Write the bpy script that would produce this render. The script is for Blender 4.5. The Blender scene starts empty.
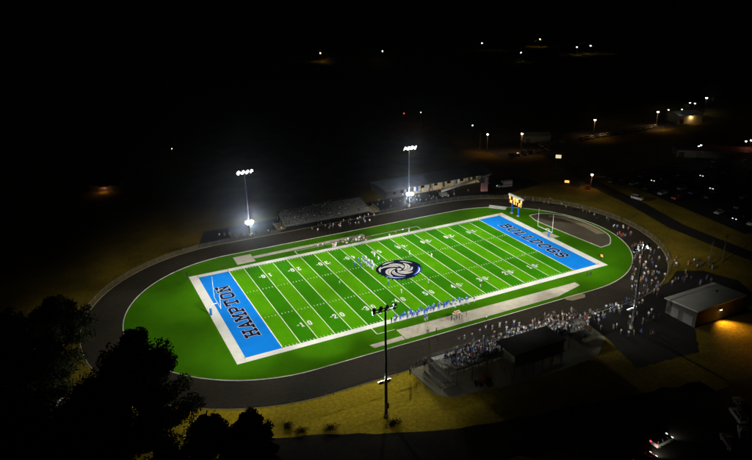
import bpy, bmesh, math, random
from mathutils import Vector, Matrix
random.seed(7)
R = math.radians
scn = bpy.context.scene
col = scn.collection

# ------------------------------------------------------------------ camera
cam_d = bpy.data.cameras.new('camera'); cam = bpy.data.objects.new('camera', cam_d); col.objects.link(cam)
CP = Vector((-85.672, -154.726, 83.303)); yaw, pit, rol = R(26.64), R(21.6), R(-0.77)
_f = Vector((math.sin(yaw)*math.cos(pit), math.cos(yaw)*math.cos(pit), -math.sin(pit)))
_r = Vector((math.cos(yaw), -math.sin(yaw), 0)); _u = _r.cross(_f)
_r2 = _r*math.cos(rol) + _u*math.sin(rol); _u2 = -_r*math.sin(rol) + _u*math.cos(rol)
cam.matrix_world = Matrix(((_r2.x, _u2.x, -_f.x, CP.x), (_r2.y, _u2.y, -_f.y, CP.y), (_r2.z, _u2.z, -_f.z, CP.z), (0, 0, 0, 1)))
cam_d.sensor_width = 36; cam_d.lens = 649.3/752*36; cam_d.clip_start = 1; cam_d.clip_end = 9000
scn.camera = cam

# ------------------------------------------------------------------ night sky, faint moonlight
w = bpy.data.worlds.new('World'); scn.world = w; w.use_nodes = True
sky = w.node_tree.nodes.new('ShaderNodeTexSky'); sky.sky_type = 'NISHITA'; sky.sun_disc = False
sky.sun_elevation = R(38); sky.sun_rotation = R(200)
w.node_tree.links.new(sky.outputs[0], w.node_tree.nodes['Background'].inputs[0])
w.node_tree.nodes['Background'].inputs[1].default_value = 0.00006
sd = bpy.data.lights.new('moon', 'SUN'); sd.energy = 0.002; sd.angle = R(0.5); sd.color = (1, .97, .9)
so = bpy.data.objects.new('moon', sd); col.objects.link(so); so.rotation_euler = (R(52), 0, R(200))

v = scn.view_settings; v.view_transform = 'Standard'; v.look = 'None'; v.exposure = 0; v.gamma = 1; v.use_curve_mapping = False
cy = scn.cycles; cy.max_bounces = 4; cy.diffuse_bounces = 2; cy.glossy_bounces = 2; cy.transmission_bounces = 2
cy.volume_bounces = 0; cy.transparent_max_bounces = 12; cy.sample_clamp_indirect = 2.0; cy.use_denoising = True
cy.caustics_reflective = False; cy.caustics_refractive = False
cy.use_adaptive_sampling = False

# ------------------------------------------------------------------ helpers
def un(px, py, z=0.0):
    "where the photograph's pixel meets height z"
    d = _r2*((px-376)/649.3) - _u2*((py-230)/649.3) + _f
    t = (z-CP.z)/d.z
    return CP + d*t

MATS = {}
def mat(name, c, rough=.7, metal=0, var=0.0, scale=3.0, spec=.3, emit=None, estr=0, bump=0.0, c2=None, coat=0):
    if name in MATS: return MATS[name]
    m = bpy.data.materials.new(name); m.use_nodes = True; nt = m.node_tree; b = nt.nodes['Principled BSDF']
    b.inputs['Roughness'].default_value = rough; b.inputs['Metallic'].default_value = metal
    b.inputs['Specular IOR Level'].default_value = spec; b.inputs['Base Color'].default_value = (*c, 1)
    if coat: b.inputs['Coat Weight'].default_value = coat
    if var or c2:
        g = nt.nodes.new('ShaderNodeNewGeometry')
        n1 = nt.nodes.new('ShaderNodeTexNoise'); n1.inputs['Scale'].default_value = scale; n1.inputs['Detail'].default_value = 6; n1.inputs['Roughness'].default_value = .65
        nt.links.new(g.outputs['Position'], n1.inputs['Vector'])
        rp = nt.nodes.new('ShaderNodeValToRGB'); nt.links.new(n1.outputs['Fac'], rp.inputs[0])
        rp.color_ramp.elements[0].position = .32; rp.color_ramp.elements[1].position = .68
        lo = c2 if c2 else tuple(x*(1-var) for x in c); hi = tuple(min(1, x*(1+var)) for x in c)
        rp.color_ramp.elements[0].color = (*lo, 1); rp.color_ramp.elements[1].color = (*hi, 1)
        nt.links.new(rp.outputs[0], b.inputs['Base Color'])
        if bump:
            n2 = nt.nodes.new('ShaderNodeTexNoise'); n2.inputs['Scale'].default_value = 4; n2.inputs['Detail'].default_value = 5
            nt.links.new(g.outputs['Position'], n2.inputs['Vector'])
            bp = nt.nodes.new('ShaderNodeBump'); bp.inputs['Strength'].default_value = bump; bp.inputs['Distance'].default_value = .1
            nt.links.new(n2.outputs['Fac'], bp.inputs['Height']); nt.links.new(bp.outputs[0], b.inputs['Normal'])
    if emit:
        b.inputs['Emission Color'].default_value = (*emit, 1); b.inputs['Emission Strength'].default_value = estr
        m.cycles.emission_sampling = 'NONE'
    MATS[name] = m
    return m

def two_scale(name, c, c2, s1, s2, rough=.9, spec=.03, amt=.35, bump=.25):
    "ground-like material: broad patches times fine mottling, colour only"
    m = bpy.data.materials.new(name); m.use_nodes = True; nt = m.node_tree; b = nt.nodes['Principled BSDF']
    b.inputs['Roughness'].default_value = rough; b.inputs['Specular IOR Level'].default_value = spec
    g = nt.nodes.new('ShaderNodeNewGeometry')
    def noise(s, d=6, r=.6):
        n = nt.nodes.new('ShaderNodeTexNoise'); n.inputs['Scale'].default_value = s; n.inputs['Detail'].default_value = d; n.inputs['Roughness'].default_value = r
        nt.links.new(g.outputs['Position'], n.inputs['Vector']); return n
    a = noise(s1); bb = noise(s2, 8, .7)
    rp = nt.nodes.new('ShaderNodeValToRGB'); nt.links.new(a.outputs['Fac'], rp.inputs[0])
    rp.color_ramp.elements[0].position = .36; rp.color_ramp.elements[1].position = .64
    rp.color_ramp.elements[0].color = (*c2, 1); rp.color_ramp.elements[1].color = (*c, 1)
    mr = nt.nodes.new('ShaderNodeMapRange'); nt.links.new(bb.outputs['Fac'], mr.inputs['Value'])
    mr.inputs['From Min'].default_value = .3; mr.inputs['From Max'].default_value = .7
    mr.inputs['To Min'].default_value = 1-amt; mr.inputs['To Max'].default_value = 1+amt
    mx = nt.nodes.new('ShaderNodeMix'); mx.data_type = 'RGBA'; mx.blend_type = 'MULTIPLY'; mx.inputs[0].default_value = 1
    nt.links.new(rp.outputs[0], mx.inputs[6]); nt.links.new(mr.outputs[0], mx.inputs[7]); nt.links.new(mx.outputs[2], b.inputs['Base Color'])
    if bump:
        bp = nt.nodes.new('ShaderNodeBump'); bp.inputs['Strength'].default_value = bump; bp.inputs['Distance'].default_value = .08
        nt.links.new(bb.outputs['Fac'], bp.inputs['Height']); nt.links.new(bp.outputs[0], b.inputs['Normal'])
    MATS[name] = m
    return m

class MB:
    def __init__(s): s.v = []; s.f = []; s.m = []
    def poly(s, pts, m=0):
        i = len(s.v); s.v += [tuple(p) for p in pts]; s.f.append(tuple(range(i, i+len(pts)))); s.m.append(m)
    def box(s, lo, hi, m=0, rz=0, c=None):
        x0, y0, z0 = lo; x1, y1, z1 = hi; i = len(s.v)
        p = [(x0,y0,z0),(x1,y0,z0),(x1,y1,z0),(x0,y1,z0),(x0,y0,z1),(x1,y0,z1),(x1,y1,z1),(x0,y1,z1)]
        if rz:
            ca, sa = math.cos(rz), math.sin(rz); cx, cyy = c if c else (0, 0)
            p = [(cx+(a-cx)*ca-(b-cyy)*sa, cyy+(a-cx)*sa+(b-cyy)*ca, z) for a, b, z in p]
        s.v += p
        for f in ((3,2,1,0),(4,5,6,7),(0,1,5,4),(1,2,6,5),(2,3,7,6),(3,0,4,7)): s.f.append(tuple(i+k for k in f)); s.m.append(m)
    def hexa(s, p, m=0):
        i = len(s.v); s.v += [tuple(q) for q in p]
        for f in ((3,2,1,0),(4,5,6,7),(0,1,5,4),(1,2,6,5),(2,3,7,6),(3,0,4,7)): s.f.append(tuple(i+k for k in f)); s.m.append(m)
    def cyl(s, a, b, r0, r1=None, n=8, m=0, caps=True):
        a = Vector(a); b = Vector(b); r1 = r0 if r1 is None else r1
        d = (b-a).normalized(); t = Vector((0,0,1)) if abs(d.z) < .9 else Vector((1,0,0)); x = d.cross(t).normalized(); y = d.cross(x)
        i = len(s.v)
        for p, r in ((a, r0), (b, r1)):
            for k in range(n):
                q = p + (x*math.cos(2*math.pi*k/n) + y*math.sin(2*math.pi*k/n))*r; s.v.append(tuple(q))
        for k in range(n):
            s.f.append((i+k, i+n+k, i+n+(k+1)%n, i+(k+1)%n)); s.m.append(m)
        if caps:
            s.f.append(tuple(i+k for k in range(n))); s.m.append(m)
            s.f.append(tuple(i+n+k for k in reversed(range(n)))); s.m.append(m)
    def tube(s, pts, r, n=6, m=0):
        for a, b in zip(pts[:-1], pts[1:]): s.cyl(a, b, r, r, n, m)
    def mesh(s, name, mats):
        me = bpy.data.meshes.new(name); me.from_pydata(s.v, [], s.f)
        for mm in (mats if isinstance(mats, (list, tuple)) else [mats]): me.materials.append(mm)
        me.polygons.foreach_set('material_index', s.m); me.update()
        return me
    def build(s, name, mats, parent=None, loc=None, fix=True):
        me = s.mesh(name, mats)
        if fix:
            bm = bmesh.new(); bm.from_mesh(me); bmesh.ops.recalc_face_normals(bm, faces=bm.faces); bm.to_mesh(me); bm.free()
        o = bpy.data.objects.new(name, me); col.objects.link(o)
        if loc: o.location = loc
        if parent: o.parent = parent
        return o
def sheet(name, pts, z, m, parent=None):
    b = MB(); pts = [(p[0], p[1], z) for p in pts]
    ar = sum(pts[i-1][0]*pts[i][1]-pts[i][0]*pts[i-1][1] for i in range(len(pts)))
    if ar < 0: pts.reverse()
    b.poly(pts); return b.build(name, m, parent, fix=False)
def tag(o, label, cat, group=None):
    o['label'] = label; o['category'] = cat
    if group: o['group'] = group
    return o
def struct(o): o['kind'] = 'structure'; return o
def stuff(o): o['kind'] = 'stuff'; return o
def empty(name, loc=(0,0,0), rz=0, label=None, cat=None, group=None):
    o = bpy.data.objects.new(name, None); col.objects.link(o); o.location = loc; o.rotation_euler = (0, 0, rz); o.empty_display_size = .3
    if label: tag(o, label, cat, group)
    return o
def inst(name, me, parent=None, loc=(0,0,0), rz=0):
    o = bpy.data.objects.new(name, me); col.objects.link(o); o.location = loc; o.rotation_euler = (0, 0, rz)
    if parent: o.parent = parent
    return o

def rough(pts, step=2.0, amp=.5, seed=3):
    r = random.Random(seed); out = []
    for i in range(len(pts)):
        a, b = Vector(pts[i-1]), Vector(pts[i]); n = max(1, int((b-a).length/step)); d = (b-a).normalized(); nn = Vector((-d.y, d.x))
        for k in range(n): out.append(tuple(a+(b-a)*(k/n)+nn*r.gauss(0, amp)))
    return out
# ------------------------------------------------------------------ materials
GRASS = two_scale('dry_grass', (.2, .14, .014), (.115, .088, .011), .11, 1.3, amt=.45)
def add_spill_patch(m, c, cx, cy_, r0, r1):
    "floodlight spill painted as a brighter golden patch in the grass, its edge broken up by noise"
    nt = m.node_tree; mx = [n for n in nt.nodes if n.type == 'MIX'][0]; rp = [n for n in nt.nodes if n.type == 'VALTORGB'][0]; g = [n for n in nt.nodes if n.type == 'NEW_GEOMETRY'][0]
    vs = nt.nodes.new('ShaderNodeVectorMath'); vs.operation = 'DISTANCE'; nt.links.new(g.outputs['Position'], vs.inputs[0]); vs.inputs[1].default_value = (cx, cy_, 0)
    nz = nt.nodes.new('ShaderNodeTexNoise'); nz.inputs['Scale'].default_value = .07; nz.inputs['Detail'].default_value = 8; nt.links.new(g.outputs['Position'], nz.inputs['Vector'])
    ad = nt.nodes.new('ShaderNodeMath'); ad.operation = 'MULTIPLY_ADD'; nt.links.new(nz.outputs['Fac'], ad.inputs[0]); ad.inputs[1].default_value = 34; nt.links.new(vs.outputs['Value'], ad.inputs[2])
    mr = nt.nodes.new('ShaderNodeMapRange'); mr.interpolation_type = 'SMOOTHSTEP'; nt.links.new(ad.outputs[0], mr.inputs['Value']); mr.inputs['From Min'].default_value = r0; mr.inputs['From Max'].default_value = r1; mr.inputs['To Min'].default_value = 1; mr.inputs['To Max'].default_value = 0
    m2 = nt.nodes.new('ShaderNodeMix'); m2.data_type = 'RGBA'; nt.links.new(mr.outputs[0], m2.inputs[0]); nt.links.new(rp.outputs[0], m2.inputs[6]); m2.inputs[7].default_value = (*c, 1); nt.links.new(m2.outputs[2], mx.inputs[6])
add_spill_patch(GRASS, (.48, .36, .014), -50, -44, 36, 72)  # brighter gold painted into the grass colour, in place of floodlight spill
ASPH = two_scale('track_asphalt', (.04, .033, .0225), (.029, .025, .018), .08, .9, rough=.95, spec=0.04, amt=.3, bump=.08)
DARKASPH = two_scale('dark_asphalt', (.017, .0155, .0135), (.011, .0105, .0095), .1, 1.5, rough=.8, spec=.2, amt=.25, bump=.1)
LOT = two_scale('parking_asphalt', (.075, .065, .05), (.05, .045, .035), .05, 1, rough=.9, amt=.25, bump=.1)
CONC = two_scale('concrete', (.42, .385, .27), (.33, .305, .215), .25, 2.2, amt=.12, bump=.05)
PADC = two_scale('pad_concrete', (.62, .57, .46), (.5, .455, .36), .4, 2.5, amt=.12, bump=.05)
SAND = two_scale('tan_runway', (.34, .28, .16), (.27, .22, .13), .6, 3, amt=.15, bump=.05)
DIRT = two_scale('brown_surface', (.115, .098, .068), (.09, .078, .055), .15, 1.5, amt=.12, bump=.05)
TURF_L = two_scale('turf_light', (.085, .33, .003), (.07, .29, .0025), .16, 2.2, rough=.9, spec=0.0, amt=.16, bump=.12)
TURF_D = two_scale('turf_dark', (.037, .22, .003), (.03, .19, .0025), .16, 2.2, rough=.9, spec=0.0, amt=.16, bump=.12)
TURF_O = two_scale('turf_surround', (.052, .185, .003), (.042, .155, .0025), .12, 2.0, rough=.85, spec=0.0, amt=.12, bump=.12)
BLUE = two_scale('turf_blue', (.008, .228, .8), (.007, .21, .74), .3, 2.6, rough=.85, spec=0.0, amt=.06, bump=.1)
WHITE_T = two_scale('turf_white', (.8, .79, .74), (.72, .71, .66), .4, 3, rough=.85, spec=0.0, amt=.08, bump=.1)
NAVY_T = two_scale('turf_navy', (.006, .009, .03), (.005, .007, .024), .4, 3, rough=.85, spec=0.0, amt=.1, bump=.1)
GREY_T = two_scale('turf_grey', (.6, .59, .55), (.52, .51, .47), .4, 3, rough=.85, spec=0.0, amt=.08, bump=.1)
ROYAL_T = two_scale('turf_royal', (.02, .08, .55), (.02, .07, .5), .4, 3, rough=.85, spec=0.0, amt=.08, bump=.1)
KERB = mat('kerb_paint', (.72, .69, .56), .8, var=.15, scale=1.5)
GALV = mat('galvanised_steel', (.2, .2, .195), .55, .4, var=.15, scale=2)
DPOLE = mat('pole_steel', (.11, .11, .105), .6, .3, var=.15, scale=1.5)
ALU = mat('aluminium', (.24, .24, .22), .55, .2, var=.12, scale=3)
BLACK = mat('black_housing', (.015, .015, .016), .5)
DKROOF = mat('dark_roof', (.008, .008, .008), .9, var=.3, scale=.8, spec=.05)
WHITEP = mat('white_paint', (.78, .78, .76), .5, var=.05)
BLUEP = mat('blue_paint', (.01, .13, .55), .5, var=.1)
NAVYP = mat('navy_paint', (.006, .012, .07), .6)
CREAM = mat('cream_wall', (.62, .6, .46), .8, var=.1, scale=1)
GREYW = mat('grey_wall', (.075, .072, .065), .8, var=.12, scale=.8)
ROOFM = mat('metal_roof', (.72, .72, .62), .7, 0, var=.1, scale=.5)
GREYROOF = mat('grey_roof', (.24, .25, .23), .7, var=.15, scale=.5)
ORANGE = mat('orange_paint', (.75, .22, .03), .5, var=.1)
REDP = mat('red_paint', (.55, .05, .03), .45, var=.1)
RUBBER = mat('rubber', (.015, .015, .015), .8)
GLASS = mat('dark_glass', (.01, .012, .015), .06, spec=.8)
WOOD = mat('pole_wood', (.09, .065, .04), .9, var=.3, scale=3)
LENS = mat('flood_lens', (.8, .8, .8), .3, emit=(.93, .97, 1), estr=60)
LENS_HI = mat('ball_light_lens', (.8, .8, .8), .3, emit=(.93, .97, 1), estr=260)
SODIUM = mat('street_lamp_lens', (.8, .7, .5), .3, emit=(1, .62, .32), estr=60)
COOLL = mat('cool_lamp_lens', (.8, .8, .8), .3, emit=(.85, .9, 1), estr=26)
REDL = mat('red_lamp_lens', (.5, .02, .02), .3, emit=(1, .06, .03), estr=14)
AMBERL = mat('amber_led', (.5, .2, .03), .4, emit=(1, .38, .07), estr=4.5)
PORCHL = mat('porch_lamp', (.8, .75, .6), .4, emit=(1, .8, .55), estr=8)

def chain_link():
    m = bpy.data.materials.new('chain_link'); m.use_nodes = True; nt = m.node_tree; b = nt.nodes['Principled BSDF']
    b.inputs['Base Color'].default_value = (.12, .12, .11, 1); b.inputs['Roughness'].default_value = .6; b.inputs['Alpha'].default_value = .2
    MATS['chain_link'] = m; return m
CHAIN = chain_link()

# ------------------------------------------------------------------ ground, track, infield
CX, RI, RO = 42.2, 36.6, 46.6
def oval(r, n=40, cx=CX):
    p = [(cx+r*math.cos(-math.pi/2+math.pi*k/n), r*math.sin(-math.pi/2+math.pi*k/n)) for k in range(n+1)]
    return p + [(-x, -y) for x, y in p]
def ring(name, r0, r1, z, m, parent=None, h=0):
    a, b = oval(r0), oval(r1); n = len(a); mb = MB()
    for i in range(n):
        j = (i+1) % n
        mb.poly([(*a[i], z+h), (*b[i], z+h), (*b[j], z+h), (*a[j], z+h)])
        if h:
            mb.poly([(*a[i], z), (*a[i], z+h), (*a[j], z+h), (*a[j], z)]); mb.poly([(*b[i], z), (*b[j], z), (*b[j], z+h), (*b[i], z+h)])
    return mb.build(name, m, parent)
gr = MB()
g_r = [(3000*math.cos(2*math.pi*k/64), 3000*math.sin(2*math.pi*k/64), 0) for k in range(64)]
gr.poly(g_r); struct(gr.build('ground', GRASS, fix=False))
struct(sheet('running_track', oval(RO), .012, ASPH))
struct(sheet('infield_turf', oval(RI-.1), .024, TURF_O))
struct(ring('track_kerb', RI-.12, RI+.12, .012, KERB, h=.06))
struct(ring('track_edge', RO-.02, RO+.2, .004, CONC, h=.03))

# ------------------------------------------------------------------ the football field: panels, lines, lettering
YD = .9144; L = 60*YD; G = 50*YD; S = 53.333/2*YD
field = empty('football_field', (0, 0, .03)); field['kind'] = 'structure'
for k in range(20):
    x0 = -G + k*5*YD
    sheet('turf_panel', [(x0, -S), (x0+5*YD, -S), (x0+5*YD, S), (x0, S)], 0, TURF_L if k % 2 == 0 else TURF_D, field)
ez = {}
for sx in (-1, 1):
    ez[sx] = sheet('end_zone', [(sx*G, -S), (sx*L, -S), (sx*L, S), (sx*G, S)], 0, BLUE, field)
BW = 1.9
for sx in (-1, 1):
    sheet('end_border', [(sx*L, -S-BW), (sx*(L+BW+.6), -S-BW), (sx*(L+BW+.6), S+BW), (sx*L, S+BW)], .004, WHITE_T, field)
for sy in (-1, 1):
    sheet('side_border', [(-L, sy*S), (L, sy*S), (L, sy*(S+BW)), (-L, sy*(S+BW))], .004, WHITE_T, field)
for k in range(21):
    x = -G + k*5*YD; hw = .09 if k % 20 else .14
    sheet('yard_line', [(x-hw, -S), (x+hw, -S), (x+hw, S), (x-hw, S)], .008, WHITE_T, field)
hm = MB()
for k in range(100):
    if k % 5 == 0: continue
    x = -G + k*YD
    for y0, y1 in ((-S, -S+.7), (S-.7, S), (-S/3-.32, -S/3+.32), (S/3-.32, S/3+.32)):
        hm.poly([(x-.07, y0, .008), (x+.07, y0, .008), (x+.07, y1, .008), (x-.07, y1, .008)])
stuff(hm.build('hash_marks', WHITE_T, field))
# coaches' box lines
for sy in (-1, 1):
    y0 = sy*(S+BW); y1 = sy*(S+BW+3.1)
    for sx in ((-1, 1) if sy > 0 else (-1,)):
        sheet('box_line', [(sx*22.86-.1, y0), (sx*22.86+.1, y0), (sx*22.86+.1, y1), (sx*22.86-.1, y1)], .004, WHITE_T, field)
    for xa, xb in (((-22.76, 22.76),) if sy > 0 else ((-22.76, -17.9),)):
        sheet('box_line', [(xa, y1-.1), (xb, y1-.1), (xb, y1+.1), (xa, y1+.1)], .004, WHITE_T, field)

# stroke lettering: segments in a unit cell (x to the right, y up)
def poly_seg(pts, close=False):
    p = list(pts) + ([pts[0]] if close else [])
    return list(zip(p[:-1], p[1:]))
def serif(x, y, w=.13): return [((x-w, y), (x+w, y))]
OCT = [(.22, 0), (.58, 0), (.7, .16), (.7, .84), (.58, 1), (.22, 1), (.1, .84), (.1, .16)]
GLY = {
 'H': poly_seg([(.16, 0), (.16, 1)])+poly_seg([(.64, 0), (.64, 1)])+poly_seg([(.16, .5), (.64, .5)])+serif(.16, 0)+serif(.16, 1)+serif(.64, 0)+serif(.64, 1),
 'A': poly_seg([(.14, 0), (.4, 1), (.66, 0)])+poly_seg([(.25, .32), (.55, .32)])+serif(.13, 0)+serif(.67, 0),
 'M': poly_seg([(.12, 0), (.12, 1), (.4, .4), (.68, 1), (.68, 0)])+serif(.12, 0)+serif(.68, 0)+serif(.1, 1, .08)+serif(.7, 1, .08),
 'P': poly_seg([(.18, 0), (.18, 1), (.56, 1), (.68, .88), (.68, .6), (.56, .46), (.18, .46)])+serif(.18, 0)+serif(.12, 1, .08),
 'T': poly_seg([(.4, 0), (.4, 1)])+poly_seg([(.08, .78), (.08, 1), (.72, 1), (.72, .78)])+serif(.4, 0, .16),
 'O': poly_seg(OCT, True),
 'N': poly_seg([(.16, 0), (.16, 1), (.64, 0), (.64, 1)])+serif(.16, 0)+serif(.64, 1)+serif(.12, 1, .08),
 'B': poly_seg([(.18, 0), (.18, 1), (.54, 1), (.66, .88), (.66, .64), (.54, .52), (.18, .52)])+poly_seg([(.54, .52), (.7, .4), (.7, .12), (.56, 0), (.18, 0)])+serif(.12, 0, .08)+serif(.12, 1, .08),
 'U': poly_seg([(.14, 1), (.14, .16), (.26, 0), (.54, 0), (.66, .16), (.66, 1)])+serif(.14, 1)+serif(.66, 1),
 'L': poly_seg([(.2, 1), (.2, 0), (.66, 0), (.66, .26)])+serif(.2, 1)+serif(.12, 0, .08),
 'D': poly_seg([(.18, 0), (.18, 1), (.54, 1), (.7, .82), (.7, .18), (.54, 0), (.18, 0)])+serif(.12, 0, .08)+serif(.12, 1, .08),
 'G': poly_seg([(.68, .74), (.68, .86), (.56, 1), (.24, 1), (.1, .84), (.1, .16), (.24, 0), (.56, 0), (.68, .14), (.68, .44), (.42, .44)]),
 'S': poly_seg([(.66, .74), (.66, .88), (.54, 1), (.24, 1), (.12, .88), (.12, .64), (.24, .53), (.56, .47), (.68, .36), (.68, .12), (.56, 0), (.24, 0), (.12, .12), (.12, .26)]),
 '0': poly_seg([(.26, 0), (.5, 0), (.64, .18), (.64, .82), (.5, 1), (.26, 1), (.12, .82), (.12, .18)], True),
 '1': poly_seg([(.38, 0), (.38, 1), (.22, .85)])+serif(.38, 0, .2),
 '2': poly_seg([(.12, .74), (.14, .88), (.28, 1), (.5, 1), (.64, .86), (.64, .64), (.12, .06), (.12, 0), (.66, 0)]),
 '3': poly_seg([(.12, .82), (.26, 1), (.5, 1), (.64, .86), (.64, .64), (.5, .52), (.34, .52)])+poly_seg([(.5, .52), (.66, .38), (.66, .14), (.5, 0), (.24, 0), (.1, .16)]),
 '4': poly_seg([(.52, 0), (.52, 1), (.08, .34), (.7, .34)])+serif(.52, 0, .14),
 '5': poly_seg([(.62, 1), (.16, 1), (.13, .56), (.48, .6), (.65, .46), (.65, .14), (.5, 0), (.24, 0), (.1, .14)]),
}
def glyph(mb, ch, xf, th, grow, z, m, slant=0):
    "xf maps cell (x,y) to plan metres; th = half stroke (metres)"
    for i, (a, b) in enumerate(GLY[ch]):
        a = (a[0]+slant*(a[1]-.5), a[1]); b = (b[0]+slant*(b[1]-.5), b[1])
        A = Vector(xf(*a)); B = Vector(xf(*b)); d = (B-A)
        if d.length < 1e-6: continue
        d.normalize(); n = Vector((-d.y, d.x)); e = (th+grow)
        ext = (th*.9+grow)
        p = [A-d*ext-n*e, B+d*ext-n*e, B+d*ext+n*e, A-d*ext+n*e]
        zz = z + i*.0006
        mb.poly([(q.x, q.y, zz) for q in p], m)
def word(txt, sx, y_start, y_end, xb, xt, th, slant):
    n = len(txt); pitch = (y_end-y_start)/n
    for i, ch in enumerate(txt):
        y0 = y_start + i*pitch
        def xf(u, vv, y0=y0): return (xb+(xt-xb)*vv, y0 + pitch*(.09+u*1.03))
        mb = MB(); glyph(mb, ch, xf, th, .11, .006, 1, slant); glyph(mb, ch, xf, th, 0, .02, 0, slant)
        mb.build('letter', [NAVY_T, WHITE_T], ez[sx], fix=False)
word('HAMPTON', -1, -16.3, 15.6, -48.8, -52.0, .37, 0)
word('BULLDOGS', 1, 16.6, -15.9, 48.8, 51.9, .37, .1)

def field_number(tens, x, near):
    mb = MB(); hh = 1.95; wd = 1.25; s = 1 if near else -1
    yb = -s*(S-6.4-.9)
    for ch, off in ((tens, -1.55), ('0', .55)):
        def xf(u, vv, off=off): return (x + s*(off+u*wd), yb + s*(vv*hh))
        glyph(mb, ch, xf, .17, 0, .012, 0)
    if x and tens != '5':
        dirx = -1 if x < 0 else 1
        tip = x + dirx*2.6; bs = x + dirx*1.85; ym = yb + s*hh*.55
        mb.poly([(tip, ym, .012), (bs, ym-.3, .012), (bs, ym+.3, .012)])
    mb.build('yard_number', WHITE_T, field, fix=False)
for t, xx in (('1', -40), ('2', -30), ('3', -20), ('4', -10), ('5', 0), ('4', 10), ('3', 20), ('2', 30), ('1', 40)):
    for near in (True, False): field_number(t, xx*YD, near)

# midfield emblem: an abstract spiked dark oval with pale swirling blades and a blue lower rim
def smooth(p, n=4):
    out = []; m_ = len(p)
    for i in range(m_):
        p0, p1, p2, p3 = (Vector(p[(i+k-1) % m_]) for k in range(4))
        for q in range(n):
            t = q/n; out.append(tuple(.5*((2*p1)+(p2-p0)*t+(2*p0-5*p1+4*p2-p3)*t*t+(3*p1-p0-3*p2+p3)*t**3)))
    return out
def curve_band(mb, pts, wd, z, m):
    q = [Vector(p) for p in pts]
    fine = []
    for i in range(len(q)-1):
        p0, p1, p2, p3 = q[max(0, i-1)], q[i], q[i+1], q[min(len(q)-1, i+2)]
        for k in range(5):
            t = k/5; fine.append(.5*((2*p1)+(p2-p0)*t+(2*p0-5*p1+4*p2-p3)*t*t+(3*p1-p0-3*p2+p3)*t**3))
    fine.append(q[-1]); n_ = len(fine)
    for i in range(n_-1):
        a, b_ = fine[i], fine[i+1]; d_ = (b_-a).normalized(); nn = Vector((-d_.y, d_.x)); w0 = wd*math.sin(math.pi*(i+.3)/(n_+.2)); w1 = wd*math.sin(math.pi*(i+1.3)/(n_+.2))
        mb.poly([(*(a-nn*w0), z), (*(b_-nn*w1), z), (*(b_+nn*w1), z), (*(a+nn*w0), z)], m)
em = MB(); ex, ey = .2, 1.2
OUT = smooth([(ex+(6.9+.45*math.sin(3*t+.4))*math.cos(t), ey+(6.7+.35*math.sin(2*t))*math.sin(t)) for t in [2*math.pi*k/16 for k in range(16)]], 4)
em.poly([(*p, .013) for p in OUT], 0)
for i, p in enumerate(OUT):      # spikes along the lower rim
    if p[1] < 2.2 and i % 2 == 0:
        a_ = Vector(p); d_ = (a_-Vector((ex, ey))).normalized(); n_ = Vector((-d_.y, d_.x))*.32
        em.poly([(*(a_-d_*.2-n_), .0124), (*(a_+d_*.95), .0124), (*(a_-d_*.2+n_), .0124)], 0)
def pol(r, t, q=.93): return (ex+r*math.cos(R(t)), ey+r*q*math.sin(R(t)))
# blades: each winds outwards; widths and lengths differ
for t0, r0, r1, sw, wd in ((10, 1.2, 5.0, 95, .72), (70, 1.6, 5.9, 80, .6), (118, 1.1, 5.6, 105, .85), (175, 1.5, 5.2, 90, .62), (222, 1.0, 4.6, 85, .78), (262, 1.4, 4.4, 95, .62), (318, 1.2, 4.8, 90, .8)):
    curve_band(em, [pol(r0+(r1-r0)*k/5, t0+sw*k/5) for k in range(6)], wd, .016+.0004*(t0 % 7), 1)
    curve_band(em, [pol(r0+.6+(r1-r0-1.0)*k/4, t0+10+(sw-16)*k/4) for k in range(5)], .1, .0205, 0)
for ta, tb in ((198, 262), (284, 352)):
    curve_band(em, [pol(6.1, ta+(tb-ta)*k/6) for k in range(7)], .55, .0225, 2); curve_band(em, [pol(6.2, ta+6+(tb-ta-12)*k/6) for k in range(7)], .16, .0245, 3)
for ta, tb, rr in ((20, 62, 6.0), (78, 120, 6.2), (132, 172, 6.0)): curve_band(em, [pol(rr, ta+(tb-ta)*k/4) for k in range(5)], .3, .0225, 1)
em.poly([(*pol(.75, 45*k), .0235) for k in range(8)], 1)
em.build('midfield_emblem', [NAVY_T, GREY_T, ROYAL_T, WHITE_T], field, fix=False)

# ------------------------------------------------------------------ pads and runways on the surround
def thing_sheet(name, pts, z0, h, m, label, cat, group=None):
    mb = MB(); n = len(pts)
    ar = sum(pts[i-1][0]*pts[i][1]-pts[i][0]*pts[i-1][1] for i in range(n))
    if ar < 0: pts = pts[::-1]
    mb.poly([(*p, z0+h) for p in pts])
    for i in range(n): mb.poly([(*pts[i-1], z0), (*pts[i], z0), (*pts[i], z0+h), (*pts[i-1], z0+h)])
    o = mb.build(name, m, fix=False); struct(o)
    return o
thing_sheet('jump_pad', [(-42.1, 27.9), (-36.3, 28), (-36.2, 33.9), (-41.9, 33.8)], .024, .05, PADC, '', '')
thing_sheet('jump_runway', [(-36.1, 30.1), (3, 30.5), (3, 32.3), (-36.1, 31.9)], .024, .02, PADC, '', '')
thing_sheet('team_area_pad', [(-17.7, -29.9), (40.2, -30.6), (40.2, -32.6), (30.2, -35.0), (-17.7, -34.8)], .024, .03, PADC, '', '')
thing_sheet('team_area_pad', [(-26.9, -33.1), (-17.9, -33.0), (-17.9, -34.8), (-26.2, -34.8)], .024, .03, PADC, '', '')
thing_sheet('vault_pad', [(31.8, -36.2), (36.6, -36.2), (37.4, -37.6), (36.2, -38.9), (32.0, -38.7), (30.6, -37.4)], .024, .03, SAND, '', '')
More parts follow.
